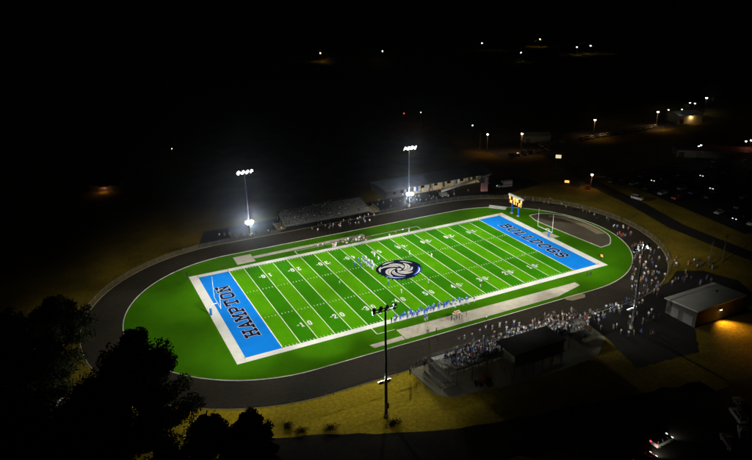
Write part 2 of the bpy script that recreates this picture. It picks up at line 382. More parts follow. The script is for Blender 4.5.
dz0 = [(62.8, 15), (63.8, 3), (65.6, -15.3), (69.5, -14.8), (72.7, -12.2), (75.3, -9.0), (76.6, -4.8), (77.1, 0), (76.9, 6), (75.2, 12.4), (71.8, 17.4), (67.2, 19.3), (63.4, 18.4)]
dz = [(63.0, 14), (63.8, 3), (65.5, -15.2)] + smooth(dz0, 3)[9:36]
struct(sheet('jump_apron', dz, .03, DIRT))
mbk = MB()
for i in range(len(dz)):
    a, b = Vector((*dz[i-1], .03)), Vector((*dz[i], .03)); d = (b-a).normalized(); n_ = Vector((-d.y, d.x, 0))*.16
    mbk.hexa([a-n_-d*.1, b-n_+d*.1, b+n_+d*.1, a+n_-d*.1]+[q+Vector((0, 0, .03+.0007*i)) for q in (a-n_-d*.1, b-n_+d*.1, b+n_+d*.1, a+n_-d*.1)])
struct(mbk.build('apron_kerb', KERB))
arc = [(75.4, -7.2), (76.0, -3), (76.2, 1), (75.8, 5.6), (74.2, 11.4), (71.0, 16), (69.6, 14.9), (72.2, 11), (73.4, 5.4), (73.6, 1), (73.3, -2.2), (72.6, -6)]
struct(sheet('apron_runway', arc, .037, SAND))
thing_sheet('post_pad', [(56.0, -1.6), (60.0, -1.9), (59.4, 4.0), (57.0, 4.0)], .024, .02, PADC, '', '')

# ------------------------------------------------------------------ other ground sheets
struct(sheet('grandstand_apron', [(-23.6, -46.9), (-23.3, -57.2), (-20.4, -60), (-14.9, -60.6), (-6.9, -62.1), (7.1, -62.6), (18, -62.2), (25.5, -57), (27, -46.9)], .008, CONC))
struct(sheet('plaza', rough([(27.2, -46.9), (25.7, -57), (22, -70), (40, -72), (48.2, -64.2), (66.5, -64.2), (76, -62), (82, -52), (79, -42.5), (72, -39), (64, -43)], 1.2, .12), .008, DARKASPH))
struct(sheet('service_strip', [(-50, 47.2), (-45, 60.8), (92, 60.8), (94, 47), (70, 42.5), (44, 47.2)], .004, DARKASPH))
road_pts = [(150, 130), (132, 92), (120, 60), (112, 33), (108, 8), (102, -14), (101, -40), (104, -80), (110, -160)]
mbr = MB()
for i in range(len(road_pts)-1):
    def nrm(k):
        a = Vector(road_pts[max(0, k-1)]); b = Vector(road_pts[min(len(road_pts)-1, k+1)]); d = (b-a).normalized(); return Vector((-d.y, d.x))*3.4
    a, b = Vector(road_pts[i]), Vector(road_pts[i+1]); na, nb = nrm(i), nrm(i+1)
    mbr.poly([(*(a-na), .006), (*(a+na), .006), (*(b+nb), .006), (*(b-nb), .006)])
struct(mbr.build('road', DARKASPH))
struct(sheet('service_road', rough([(-66, -51.5), (-52, -57), (-34, -65), (-18, -70.5), (12, -76), (30, -80), (30, -84.1), (-8, -84.1), (-40, -76), (-66, -64)], 3.0, .35), .004, two_scale('worn_gravel', (.03, .026, .017), (.012, .0105, .008), .12, 1.2, amt=.4)))
struct(sheet('parking_lot', [(104, 84), (140, 82), (152, 112), (106, 112)], .012, LOT))
struct(sheet('parking_lot', [(158, 96), (240, 92), (244, 112), (160, 116)], .012, LOT))
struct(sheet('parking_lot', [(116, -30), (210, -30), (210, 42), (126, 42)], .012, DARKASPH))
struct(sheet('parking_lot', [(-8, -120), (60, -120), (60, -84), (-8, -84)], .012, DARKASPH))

# ------------------------------------------------------------------ floodlight poles
FLOOD = 47.0
def aim(o, d):
    o.rotation_mode = 'QUATERNION'; o.rotation_quaternion = Vector(d).normalized().to_track_quat('-Z', 'Y')
def lamp_head(parent, pos, target, size, lens_m):
    "a flood: tapered black housing, bright lens, bracket; local -Z is the beam"
    h = MB(); n = 12
    for (z0, r0), (z1, r1) in (((0, size*.5), (.12, size*.5)), ((.12, size*.5), (.5, size*.24))):
        h.cyl((0, 0, z0), (0, 0, z1), r0, r1, n)
    h.cyl((0, 0, .3), (0, size*.5, .45), .04, .04, 6)
    o = h.build('lamp_head', mat('lamp_housing', (.3, .3, .29), .5, .4), parent); o.location = pos; aim(o, Vector(target)-Vector(pos)-Vector(parent.location))
    l = MB(); l.cyl((0, 0, -.03), (0, 0, -.005), size*.46, size*.46, n)
    lo = l.build('lens', lens_m, o)
    return o
def spot(parent_lamp, energy, half, blend, colr=(1, .975, .89)):
    d = bpy.data.lights.new('flood_beam', 'SPOT'); d.energy = energy; d.spot_size = 2*half; d.spot_blend = blend; d.color = colr; d.shadow_soft_size = .3
    o = bpy.data.objects.new('flood_beam', d); col.objects.link(o); o.parent = parent_lamp; o.location = (0, 0, -.08)
    return o
def flood_pole(x, y, h, zl, label, targets, lowdir, seed):
    p = empty('floodlight_pole', (x, y, 0), 0, label, 'floodlight', 'floodlight poles around the stadium')
    s = -1 if y > 0 else 1                     # the way the lamps face
    b = MB(); b.cyl((0, 0, 0), (0, 0, h+.5), .34, .17, 12); b.build('pole', DPOLE, p)
    b = MB(); b.cyl((0, 0, 0), (0, 0, .8), .55, .5, 14); b.build('footing', CONC, p)
    b = MB(); b.box((-2.6, s*.17, h-.12), (2.6, s*.17+s*.14, h+.02)); b.box((-2.6, s*.17, h+.42), (2.6, s*.17+s*.14, h+.54)); b.build('crossarm', BLACK, p)
    b = MB(); b.box((-.35, -s*.24, 2.4), (.35, -s*.6, 3.6)); b.build('control_box', GALV, p)
    b = MB(); b.box((-1.1, s*.3, zl-.1), (1.1, s*.42, zl)); b.build('lower_crossarm', BLACK, p)
    k = 0
    for row in (0, 1):
        for i in range(4):
            lx = -2.35 + i*1.467 + row*.3; tgt, e, half, st = targets[k]; k += 1
            lh = lamp_head(p, (lx, s*(.55+.25*row), h-.2+row*.5), (*tgt, 0), .85, LENS)
            spot(lh, e*FLOOD, R(half), 1.0).scale = (st, 1, 1)
    for sx in (-1, 1):
        pos = Vector((sx*.8, s*.7, zl+.15)); d = Vector(lowdir)
        lh = lamp_head(p, pos, Vector((x, y, 0))+pos+d*50, 1.3, LENS_HI)
        spot(lh, 26000, R(62), 1.0, (.9, .97, 1))
    return p
def targets(px, py, h):
    "aim points in three bands: near, middle and far side of the pitch; (target, power, half angle, sideways stretch)"
    s = -1 if py > 0 else 1; mx = -1 if px < 0 else 1; out = []
    for dx, dep, half, k, st in BANDS:
        d = h/math.tan(R(dep)); t = (px+mx*math.sin(R(dx))*d, py+s*math.cos(R(dx))*d)
        if py < 0 and dep < 18: k *= 1.3
        if px < 0 and dx > 40: k *= .5          # the lamps turned to the left bend are weaker
        out.append((t, (h/math.sin(R(dep)))**3*k, half, st))
    return out
# sideways angle (outwards +), depression, half angle, strength, stretch
BANDS = [(52.6, 18.6, 9.85, .0072, 2.5), (.8, 34.0, 12.6, .018, 1.27), (-27.9, 25.2, 17.6, .0102, 1.6), (-67.8, 19.8, 12.3, .008, 3.2),
         (27.4, 24.5, 16.5, .011, 1.3), (5.0, 17.1, 9.1, .0108, 3.2), (-34.0, 14.5, 7.0, .0082, 3.2), (42.2, 29.3, 21.8, .008, 2.9)]
POLES = [(-31.6, 49.5, 22.7, 5.0, 'tall floodlight pole by the far track, left of the far bleachers'),
         (30.9, 49.3, 22.9, 5.0, 'tall floodlight pole in front of the long low field house'),
         (-35.9, -59.0, 24.2, 8.1, 'tall dark floodlight pole standing in the dry grass beside the grandstand'),
         (34.4, -56.8, 21.6, 5.2, 'tall dark floodlight pole rising from the crowd on the dark plaza')]
for k, (x, y, h, zl, lab) in enumerate(POLES):
    ld = (.0, -1 if y > 0 else 1, .95)
    flood_pole(x, y, h, zl, lab, targets(x, y, h), ld, k)

# ------------------------------------------------------------------ goal posts
def goal_post(sx, label):
    p = empty('goal_post', (sx*57.0, 0, .024), 0, label, 'goal post', 'goal posts')
    b = MB(); b.cyl((0, 0, 0), (0, 0, 1.9), .3, .3, 14); b.build('base_pad', BLUEP, p)
    b = MB(); cur = [(0, 0, 1.9), (0, 0, 2.3), (-sx*.25, 0, 2.75), (-sx*.8, 0, 3.0), (-sx*2.0, 0, 3.05)]; b.tube(cur, .09, 10); b.build('gooseneck', WHITEP, p)
    b = MB(); b.cyl((-sx*2.0, -3.56, 3.05), (-sx*2.0, 3.56, 3.05), .085, .085, 10); b.build('crossbar', WHITEP, p)
    for sy in (-1, 1):
        b = MB(); b.cyl((-sx*2.0, sy*3.56, 3.05), (-sx*2.0, sy*3.56, 9.2), .06, .05, 10); u = b.build('upright', WHITEP, p)
        b = MB(); b.box((-sx*2.0-.01, sy*3.56+.02, 9.1), (-sx*2.0+.01, sy*3.56+.4, 9.22)); b.build('ribbon', ORANGE, u)
goal_post(-1, 'white goal post with blue pad behind the HAMPTON end zone')
goal_post(1, 'white goal post with blue pad behind the BULLDOGS end zone')

# ------------------------------------------------------------------ end-zone pylons, play clocks
for sx in (-1, 1):
    for x in (G, L):
        for sy in (-1, 1):
            b = MB(); b.box((-.07, -.07, 0), (.07, .07, .46)); b.box((-.11, -.11, 0), (.11, .11, .03))
            o = b.build('pylon', ORANGE, loc=(sx*(x+.12), sy*(S+.15), .045))
            tag(o, 'small orange pylon on the white border at the %s end zone' % ('HAMPTON' if sx < 0 else 'BULLDOGS'), 'pylon', 'pylons of the %s end zone' % ('left' if sx < 0 else 'right'))
def play_clock(x, y, face, label):
    p = empty('play_clock', (x, y, .03), 0, label, 'play clock', 'play clocks at the field corners')
    b = MB()
    for a in (90, 210, 330): b.cyl((0, 0, 1.0), (.55*math.cos(R(a)), .55*math.sin(R(a)), 0), .035, .03, 6)
    b.cyl((0, 0, .9), (0, 0, 1.5), .05, .05, 8); b.build('tripod', BLACK, p)
    b = MB(); b.box((-.16, -.55, 1.5), (.16, .55, 2.35)); b.build('case', BLACK, p)
    b = MB()
    for d in (-1, 1):
        cy0 = d*.26; X = face*.165
        for (y0, y1, z0, z1) in ((-.17, .17, 2.2, 2.28), (-.17, .17, 1.89, 1.97), (-.17, .17, 1.57, 1.65), (-.19, -.11, 1.61, 1.9), (.11, .19, 1.93, 2.24)):
            b.poly([(X, cy0+y0, z0), (X, cy0+y1, z0), (X, cy0+y1, z1), (X, cy0+y0, z1)])
    b.build('digits', AMBERL, p)
play_clock(57.6, -23.4, -1, 'portable play clock with lit amber digits behind the BULLDOGS end zone')
play_clock(-58.0, 24.6, 1, 'portable play clock on a tripod, its dark back to the bleachers, at HAMPTON corner')

# ------------------------------------------------------------------ scoreboard
sb = empty('scoreboard', (60.4, 22.3, .024), 0, 'black scoreboard with amber digits on two blue posts behind the end zone', 'scoreboard')
for y in (-1.8, 2.0):
    b = MB(); b.box((-.2, y-.2, 0), (.2, y+.2, 3.9)); po = b.build('post', BLUEP, sb)
    b = MB(); b.box((-.42, y-.42, 0), (.42, y+.42, .22)); b.build('footing', PADC, po)
b = MB(); b.box((-.28, -4.1, 3.8), (.28, 4.1, 6.5)); b.build('cabinet', BLACK, sb)
b = MB(); b.box((-.3, -4.15, 6.502), (.3, 4.15, 7.2)); b.build('header', mat('header_grey', (.32, .32, .31), .6, var=.2, scale=2), sb)
b = MB()
def seg7(b, yc, zc, wd, hh, on):
    t = wd*.3; X = -.29
    segs = {'a': (-wd/2, wd/2, hh/2-t, hh/2), 'g': (-wd/2, wd/2, -t/2, t/2), 'd': (-wd/2, wd/2, -hh/2, -hh/2+t),
            'f': (wd/2-t, wd/2, 0, hh/2), 'b': (-wd/2, -wd/2+t, 0, hh/2), 'e': (wd/2-t, wd/2, -hh/2, 0), 'c': (-wd/2, -wd/2+t, -hh/2, 0)}
    for q, s_ in enumerate(on):
        y0, y1, z0, z1 = segs[s_]; X2 = X-.001*q
        b.poly([(X2, yc+y0, zc+z0), (X2, yc+y1, zc+z0), (X2, yc+y1, zc+z1), (X2, yc+y0, zc+z1)])
for yc, on in ((1.5, 'bc'), (.65, 'abged'), (-.45, 'abcdef'), (-1.3, 'afgcd')): seg7(b, yc, 5.85, .72, 1.12, on)
for yc, on in ((3.1, 'bc'), (2.3, 'fgbc'), (-2.2, 'abged'), (-3.0, 'abc'), (.6, 'afgcd'), (-.4, 'bc')): seg7(b, yc, 4.5, .72, 1.15, on)
for yc, on in ((3.2, 'adbcef'), (-3.2, 'abcdg')): seg7(b, yc, 5.85, .7, 1.0, on)
b.build('digits', AMBERL, sb)

b = MB(); bench = empty('long_bench', (58.6, 30.5, .024), math.atan2(28-33, 60.7-56.5), 'long white bench standing on the turf beside the scoreboard', 'bench')
for k in range(3):
    b = MB(); b.box((-3.3, -.75+k*.6, .44+k*.22), (3.3, -.45+k*.6, .5+k*.22)); b.build('seat_plank', WHITEP, bench)
    b = MB(); b.box((-3.3, -.45+k*.6+.02, .2+k*.22), (3.3, -.17+k*.6, .25+k*.22)); b.build('foot_plank', WHITEP, bench)
for x in (-2.6, -.9, .9, 2.6):
    b = MB(); b.hexa([(x-.04, -.7, 0), (x+.04, -.7, 0), (x+.04, .95, 0), (x-.04, .95, 0), (x-.04, -.7, .18), (x+.04, -.7, .18), (x+.04, .95, .6), (x-.04, .95, .6)]); b.build('leg', GALV, bench)

# ------------------------------------------------------------------ chain-link fence round the track
def fence(path, label, group='chain-link fence round the track', h=1.25, step=3.05, gap=()):
    root = empty('chain_link_fence', (path[0][0], path[0][1], 0), 0, label, 'fence', group)
    o0 = Vector((path[0][0], path[0][1], 0)); pm = None
    L_ = [0]
    for a, b in zip(path[:-1], path[1:]): L_.append(L_[-1]+math.dist(a, b))
    def at(s):
        for i in range(len(L_)-1):
            if s <= L_[i+1] or i == len(L_)-2:
                t = (s-L_[i])/(L_[i+1]-L_[i]); return Vector((path[i][0]+(path[i+1][0]-path[i][0])*t, path[i][1]+(path[i+1][1]-path[i][1])*t, 0))
    n = max(1, round(L_[-1]/step)); pts = [at(L_[-1]*k/n)-o0 for k in range(n+1)]
    b = MB(); b.cyl((0, 0, 0), (0, 0, h+.04), .035, .035, 6); b.cyl((0, 0, h+.04), (0, 0, h+.1), .045, .02, 6); me = b.mesh('post', GALV)
    for p in pts: inst('post', me, root, p)
    b = MB(); b.tube([p+Vector((0, 0, h)) for p in pts], .025, 5); b.build('top_rail', GALV, root)
    b = MB()
    for p, q in zip(pts[:-1], pts[1:]): b.poly([(p.x, p.y, .04), (q.x, q.y, .04), (q.x, q.y, h-.03), (p.x, p.y, h-.03)])
    b.build('wire_mesh', CHAIN, root, fix=False)
ov = oval(RO+.75, 48)
def ov_range(a0, a1, cx, r=RO+.75, n=26): return [(cx+r*math.cos(R(a0+(a1-a0)*k/n)), r*math.sin(R(a0+(a1-a0)*k/n))) for k in range(n+1)]
fence([(-23.8, -47.35), (-42.2, -47.35)]+ov_range(270, 180, -CX)[1:], 'chain-link fence along the near left track bend')
fence(ov_range(180, 90, -CX)+[(-21.5, 47.35)], 'chain-link fence along the far left track bend')
fence([(17.5, 47.35), (42.2, 47.35)]+ov_range(90, 0, CX)[1:], 'chain-link fence along the far right track bend')
fence(ov_range(-2, -85, CX)+[(29, -47.3)], 'chain-link fence between the right track bend and the dark plaza')

# ------------------------------------------------------------------ near grandstand with press box
gs = empty('grandstand', (0, -52, .008), 0, 'aluminium grandstand full of spectators with dark press box at its back', 'grandstand')
GX0, GX1, NR = -17.4, 18.2, 10
def row_y(i): return -47.6 - i*.92
def row_z(i): return 1.0 + i*.3
bpl = MB(); bpl.box((GX0, -.13, 0), (GX1, .13, .05)); me_b = bpl.mesh('bench', ALU)
fpl = MB(); fpl.box((GX0, -.3, 0), (GX1, .3, .04)); me_f = fpl.mesh('foot_board', ALU)
rpl = MB(); rpl.box((GX0, -.01, 0), (GX1, .01, .24)); me_r = rpl.mesh('riser', ALU)
for i in range(NR):
    inst('foot_board', me_f, gs, (0, row_y(i)+52+.16, row_z(i)))
    inst('bench', me_b, gs, (0, row_y(i)+52-.32, row_z(i)+.4))
    inst('riser', me_r, gs, (0, row_y(i)+52-.47, row_z(i)+.045))
b = MB(); b.box((GX0, 4.75, .9), (GX1, 6.05, .96)); b.build('front_walkway', ALU, gs)
b = MB()
for x in [GX0+k*(GX1-GX0)/18 for k in range(19)]:
    b.cyl((x, 6.0, 0), (x, 6.0, 2.0), .03, .03, 6)
for z in (1.4, 1.7, 2.0): b.cyl((GX0, 6.0, z), (GX1, 6.0, z), .025, .025, 6)
b.build('front_railing', GALV, gs)
ztop = row_z(NR-1); ybk = row_y(NR-1)+52-.75
b = MB()
for x in [GX0+k*(GX1-GX0)/18 for k in range(19)]: b.cyl((x, ybk, ztop), (x, ybk, ztop+1.2), .03, .03, 6)
for z in (.4, .8, 1.2): b.cyl((GX0, ybk, ztop+z), (GX1, ybk, ztop+z), .025, .025, 6)
b.build('back_railing', GALV, gs)
for x in (GX0, GX1):
    b = MB()
    for i in range(0, NR, 2): b.cyl((x, row_y(i)+52, row_z(i)), (x, row_y(i)+52, row_z(i)+1.15), .03, .03, 6)
    b.cyl((x, row_y(0)+52, row_z(0)+1.15), (x, row_y(NR-1)+52, row_z(NR-1)+1.15), .025, .025, 6); b.cyl((x, row_y(0)+52, row_z(0)+.6), (x, row_y(NR-1)+52, row_z(NR-1)+.6), .025, .025, 6)
    b.build('end_railing', GALV, gs)
for x in [GX0+.1+k*(GX1-GX0-.2)/9 for k in range(10)]:
    b = MB()
    for yy, zz in ((4.6, .9), (1.6, row_z(3)), (-1.4, row_z(6)), (ybk+.1, ztop)): b.box((x-.06, yy-.06, 0), (x+.06, yy+.06, zz-.03))
    b.cyl((x, 4.6, .85), (x, ybk+.1, ztop-.1), .06, .06, 6); b.cyl((x, 4.4, .1), (x, 1.6, 1.7), .035, .035, 5); b.cyl((x, 1.6, .1), (x, -1.4, 2.5), .035, .035, 5); b.cyl((x, -1.4, .1), (x, ybk+.2, ztop-.3), .035, .035, 5)
    b.build('support_frame', GALV, gs)
# press box
pb = MB(); PX0, PX1, PY0, PY1, PZ0, PZ1 = -5.6, 8.2, -61.0+52, -57.3+52, 3.75, 6.35
pb.box((PX0, PY0, PZ0), (PX1, PY1, PZ1)); pbo = pb.build('press_box', CREAM, gs)
b = MB(); b.box((PX0-.25, PY0-.3, PZ1+.002), (PX1+.3, PY1+2.9, PZ1+.26)); b.build('roof', DKROOF, pbo)
for k in range(7):
    x = PX0+.3+k*1.95
    b = MB(); b.box((x, PY1+.003, PZ0+1.0), (x+1.6, PY1+.05, PZ0+2.1)); b.build('window', GLASS, pbo)
b = MB(); b.box((PX0+.2, PY0-.04, PZ0+.1), (PX0+1.1, PY0-.003, PZ0+2.15)); b.build('door', GREYW, pbo)
b = MB(); b.box((PX0-2.2, PY0, PZ0-.12), (PX0-.01, PY1, PZ0-.02)); b.build('landing', CONC, gs)
b = MB()
for x in (PX0-2.1, PX0-.1):
    for y in (PY0+.05, PY1-.05): b.cyl((x, y, PZ0), (x, y, PZ0+1.05), .03, .03, 6)
b.cyl((PX0-2.1, PY0+.05, PZ0+1.05), (PX0-.1, PY0+.05, PZ0+1.05), .025, .025, 6); b.cyl((PX0-2.1, PY0+.05, PZ0+1.05), (PX0-2.1, PY1-.05, PZ0+1.05), .025, .025, 6)
b.build('landing_rail', GALV, gs)
for x in [PX0+.2+k*(PX1-PX0-.4)/5 for k in range(6)]:
    b = MB(); b.box((x-.09, PY0+.1, 0), (x+.09, PY0+.28, PZ0-.002)); b.box((x-.09, PY1-.3, 0), (x+.09, PY1-.12, PZ0-.002)); b.cyl((x, PY0+.2, .2), (x, PY1-.2, PZ0-.2), .04, .04, 5); b.build('press_box_leg', GALV, gs)
b = MB(); b.box((PX0-.1, PY0-.5, PZ0-.16), (PX1+.1, PY0-.003, PZ0-.06)); b.build('catwalk', ALU, gs)
b = MB()
for k in range(8): b.cyl((PX0+k*(PX1-PX0)/7, PY0-.48, PZ0-.05), (PX0+k*(PX1-PX0)/7, PY0-.48, PZ0+.95), .025, .025, 5)
b.cyl((PX0, PY0-.48, PZ0+.95), (PX1, PY0-.48, PZ0+.95), .025, .025, 5); b.build('catwalk_rail', GALV, gs)

def ramp(x0, x1, label):
    rp = empty('access_ramp', (x0, -52, .008), 0, label, 'ramp', 'access ramps at the grandstand ends')
    wd = x1-x0; s = 1 if wd > 0 else -1; a = 1.35*s
    # outer lane rises from the front to the back, inner lane from the back to the walkway
    for name, xa, za, zb, ya, yb in (('lower_deck', wd-a, .06, .5, 2.6, -3.6), ('upper_deck', 0, .95, .55, 4.3, -3.6)):
        b = MB(); b.hexa([(xa, yb, zb-.06), (xa+a, yb, zb-.06), (xa+a, ya, za-.06), (xa, ya, za-.06), (xa, yb, zb), (xa+a, yb, zb), (xa+a, ya, za), (xa, ya, za)]); d = b.build(name, CONC, rp)
        for xr in (xa+.04*s, xa+a-.04*s):
            b = MB(); n = 6
            for k in range(n+1):
                t = k/n; b.cyl((xr, ya+(yb-ya)*t, 0), (xr, ya+(yb-ya)*t, za+(zb-za)*t+1.0), .028, .028, 5)
            for hz in (.5, 1.0): b.cyl((xr, ya, za+hz), (xr, yb, zb+hz), .028, .028, 5)
            b.hexa([(xr-.02, yb, .02), (xr+.02, yb, .02), (xr+.02, ya, .02), (xr-.02, ya, .02), (xr-.02, yb, zb+.75), (xr+.02, yb, zb+.75), (xr+.02, ya, za+.75), (xr-.02, ya, za+.75)])
            b.build('side_panel', ALU, d)
    b = MB(); b.box((min(0, wd), -5.0, .44), (max(0, wd), -3.61, .52)); b.build('landing', CONC, rp)
ramp(-17.9, -21.3, 'pale switchback access ramp at the grandstand end nearest the dry grass')
ramp(18.9, 22.6, 'railed access ramp at the grandstand end beside the plaza crowd')

# utility tractor behind the grandstand
tr = empty('tractor', (-11.8, -59.3, .01), R(-20), 'small orange tractor with black wheels parked behind the grandstand', 'tractor')
b = MB(); b.hexa([(-1.5, -.38, .7), (0, -.45, .7), (0, .45, .7), (-1.5, .38, .7), (-1.45, -.34, 1.35), (0, -.42, 1.5), (0, .42, 1.5), (-1.45, .34, 1.35)]); b.build('bonnet', ORANGE, tr)
b = MB(); b.box((-.02, -.55, .6), (1.2, .55, .85)); b.box((.7, -.3, .85), (1.15, .3, 1.45)); b.build('seat_deck', BLACK, tr)
b = MB(); b.box((-.3, -.8, 2.35), (1.35, .8, 2.47)); b.build('canopy', ORANGE, tr)
b = MB()
for x in (-.2, 1.2):
    for y in (-.6, .6): b.cyl((x, y, .8), (x, y, 2.36), .04, .04, 6)
b.build('canopy_frame', BLACK, tr)
for x, y, r, wd in ((-1.1, -.62, .42, .26), (-1.1, .62, .42, .26), (.75, -.78, .68, .36), (.75, .78, .68, .36)):
    b = MB(); b.cyl((x, y-wd/2, r), (x, y+wd/2, r), r, r, 16); wl = b.build('wheel', RUBBER, tr)
    b = MB(); b.cyl((x, y-wd/2-.01, r), (x, y+wd/2+.01, r), r*.5, r*.5, 12); b.build('rim', ORANGE, wl)
b = MB(); b.box((-2.3, -.75, .25), (-1.9, .75, .85)); b.cyl((-2.1, -.5, .6), (-.4, -.5, 1.1), .06, .06, 6); b.cyl((-2.1, .5, .6), (-.4, .5, 1.1), .06, .06, 6); b.build('loader', BLACK, tr)

# ------------------------------------------------------------------ far bleachers
fs = empty('bleachers', (-2, 50, .006), 0, 'low aluminium bleachers across the track, half empty', 'bleachers')
FX0, FX1, FN = -16.6, 17.0, 10
def frow_y(i): return .4 + i*.9
def frow_z(i): return .45 + i*.29
b = MB(); b.box((FX0, -.14, 0), (FX1, .14, .05)); me_b = b.mesh('bench', ALU)
b = MB(); b.box((FX0, -.32, 0), (FX1, .32, .04)); me_f = b.mesh('foot_board', ALU)
b = MB(); b.box((FX0, -.01, 0), (FX1, .01, .24)); me_r = b.mesh('riser', ALU)
for i in range(FN):
    inst('foot_board', me_f, fs, (0, frow_y(i)-.16, frow_z(i))); inst('bench', me_b, fs, (0, frow_y(i)+.3, frow_z(i)+.4)); inst('riser', me_r, fs, (0, frow_y(i)+.45, frow_z(i)+.045))
for x in [FX0+.1+k*(FX1-FX0-.2)/8 for k in range(9)]:
    b = MB()
    for i in (0, 3, 6, 9): b.box((x-.05, frow_y(i)-.05, 0), (x+.05, frow_y(i)+.05, frow_z(i)-.02))
    b.cyl((x, frow_y(0), frow_z(0)-.1), (x, frow_y(9), frow_z(9)-.1), .05, .05, 5); b.build('support_frame', GALV, fs)
b = MB()
for k in range(13): b.cyl((FX0+k*(FX1-FX0)/12, frow_y(9)+.8, 0), (FX0+k*(FX1-FX0)/12, frow_y(9)+.8, frow_z(9)+1.2), .03, .03, 6)
for z in (.6, 1.2): b.cyl((FX0, frow_y(9)+.8, frow_z(9)+z), (FX1, frow_y(9)+.8, frow_z(9)+z), .025, .025, 5)
b.build('back_railing', GALV, fs)
for x in (FX0-.02, FX1+.02):
    b = MB()
    for i in range(0, FN, 3): b.cyl((x, frow_y(i), 0), (x, frow_y(i), frow_z(i)+1.1), .03, .03, 6)
    b.cyl((x, frow_y(0), frow_z(0)+1.1), (x, frow_y(9), frow_z(9)+1.1), .03, .03, 6); b.build('end_railing', GALV, fs)
for x0, x1, lab in ((-21.6, -18.9, 'pale wooden access ramp at the left end of the far bleachers'), (15.2, 18.2, 'pale wooden access ramp between far bleachers and floodlight pole')):
    rp = empty('wooden_ramp', (x0, 49.4, .006), 0, lab, 'ramp', 'wooden ramps at the far bleachers')
    b = MB(); wd = x1-x0
    b.hexa([(0, 0, .02), (wd, 0, .02), (wd, 6, .02), (0, 6, .02), (0, 0, .08), (wd, 0, .08), (wd, 6, .55), (0, 6, .55)]); b.build('deck', SAND, rp)
    for x in (.03, wd-.03):
        b = MB()
        for k in range(5): b.box((x-.05, k*1.45, 0), (x+.05, k*1.45+.1, 1.05+k*.12))
        b.hexa([(x-.03, .1, 1.0), (x+.03, .1, 1.0), (x+.03, 5.9, 1.45), (x-.03, 5.9, 1.45), (x-.03, .1, 1.12), (x+.03, .1, 1.12), (x+.03, 5.9, 1.57), (x-.03, 5.9, 1.57)]); b.build('railing', SAND, rp)

# ------------------------------------------------------------------ long low field house behind the track
fh = empty('field_house', (27.5, 61.3, 0), 0, 'long low grey field house with a lit porch behind the track', 'building')
FL, FD, FE, FR = 50.5, 13.4, 3.0, 4.7
b = MB(); b.box((0, 2.6, 0), (FL, FD, FE)); b.box((0, .2, 0), (12.6, 2.598, FE)); b.box((45.4, .2, 0), (FL, 2.598, FE)); b.build('wall', GREYW, fh)
b = MB()
for s_, (ya, yb) in ((0, (-.4, FD/2)), (1, (FD+.4, FD/2))):
    b.hexa([(-.5, ya, FE), (FL+.5, ya, FE), (FL+.5, yb, FR), (-.5, yb, FR), (-.5, ya, FE+.18), (FL+.5, ya, FE+.18), (FL+.5, yb, FR+.18), (-.5, yb, FR+.18)])
for x in (0, FL): b.poly([(x, .2, FE), (x, FD, FE), (x, FD/2, FR)])
rf = b.build('roof', GREYROOF, fh)
for k in range(26):
    b = MB(); x = -.2+k*2.04; b.hexa([(x, -.42, FE+.182), (x+.07, -.42, FE+.182), (x+.07, FD/2, FR+.182), (x, FD/2, FR+.182), (x, -.42, FE+.24), (x+.07, -.42, FE+.24), (x+.07, FD/2, FR+.24), (x, FD/2, FR+.24)]); b.build('roof_rib', GREYROOF, rf)
for k in range(6):
    b = MB(); x = 16+k*5.4; b.box((x-.11, .1, 0), (x+.11, .32, FE)); b.build('porch_post', GREYW, fh)
b = MB(); b.box((12.6, .05, .01), (45.4, 2.59, .09)); b.build('porch_floor', PADC, fh)
b = MB(); b.box((12.61, 2.52, .1), (45.39, 2.597, FE-.01)); b.build('porch_wall', CREAM, fh)
for k in range(5):
    x = 15+k*6.4
    b = MB(); b.box((x, 2.46, .1), (x+1.0, 2.517, 2.2)); b.build('door', BLUEP if k in (0, 3) else GREYW, fh)
    b = MB(); b.box((x+2.2, 2.46, 1.0), (x+3.9, 2.517, 2.2)); b.build('window', GLASS, fh)
for k in range(7):
    x = 14.2+k*4.9
    b = MB(); b.box((x, 1.2, FE-.1), (x+1.2, 1.5, FE-.02)); l = b.build('porch_light', PORCHL, fh)
    if k % 2 == 0:
        d = bpy.data.lights.new('porch_glow', 'AREA'); d.energy = 30; d.color = (1, .72, .4); d.shape = 'RECTANGLE'; d.size = 4; d.size_y = .4
        o = bpy.data.objects.new('porch_glow', d); col.objects.link(o); o.parent = fh; o.location = (x+.6, 1.35, FE-.14)
for x in (3, 6.5, 9.6):
    b = MB(); b.box((x, .14, 1.2), (x+1.4, .197, 2.2)); b.build('window', GLASS, fh)

# ------------------------------------------------------------------ boom lift holding the flag
bl = empty('boom_lift', (49.0, 52.8, .006), R(-8), 'boom lift with long white boom stretched out beside the field house', 'boom lift')
b = MB(); b.box((-1.7, -1.1, .45), (1.7, 1.1, 1.0)); b.build('chassis', GALV, bl)
for x in (-1.25, 1.25):
    for y in (-1.05, 1.05):
        b = MB(); b.cyl((x, y-.2, .5), (x, y+.2, .5), .5, .5, 16); wl = b.build('wheel', RUBBER, bl); b = MB(); b.cyl((x, y-.21, .5), (x, y+.21, .5), .24, .24, 10); b.build('rim', WHITEP, wl)
b = MB(); b.box((-1.9, -.9, 1.0), (.9, .9, 1.9)); b.build('turret', GALV, bl)
b = MB(); b.hexa([(-1.2, -.28, 1.9), (10, -.3, 4.3), (10, .3, 4.3), (-1.2, .28, 1.9), (-1.2, -.28, 2.7), (10, -.3, 5.1), (10, .3, 5.1), (-1.2, .28, 2.7)]); b.build('lower_boom', WHITEP, bl)
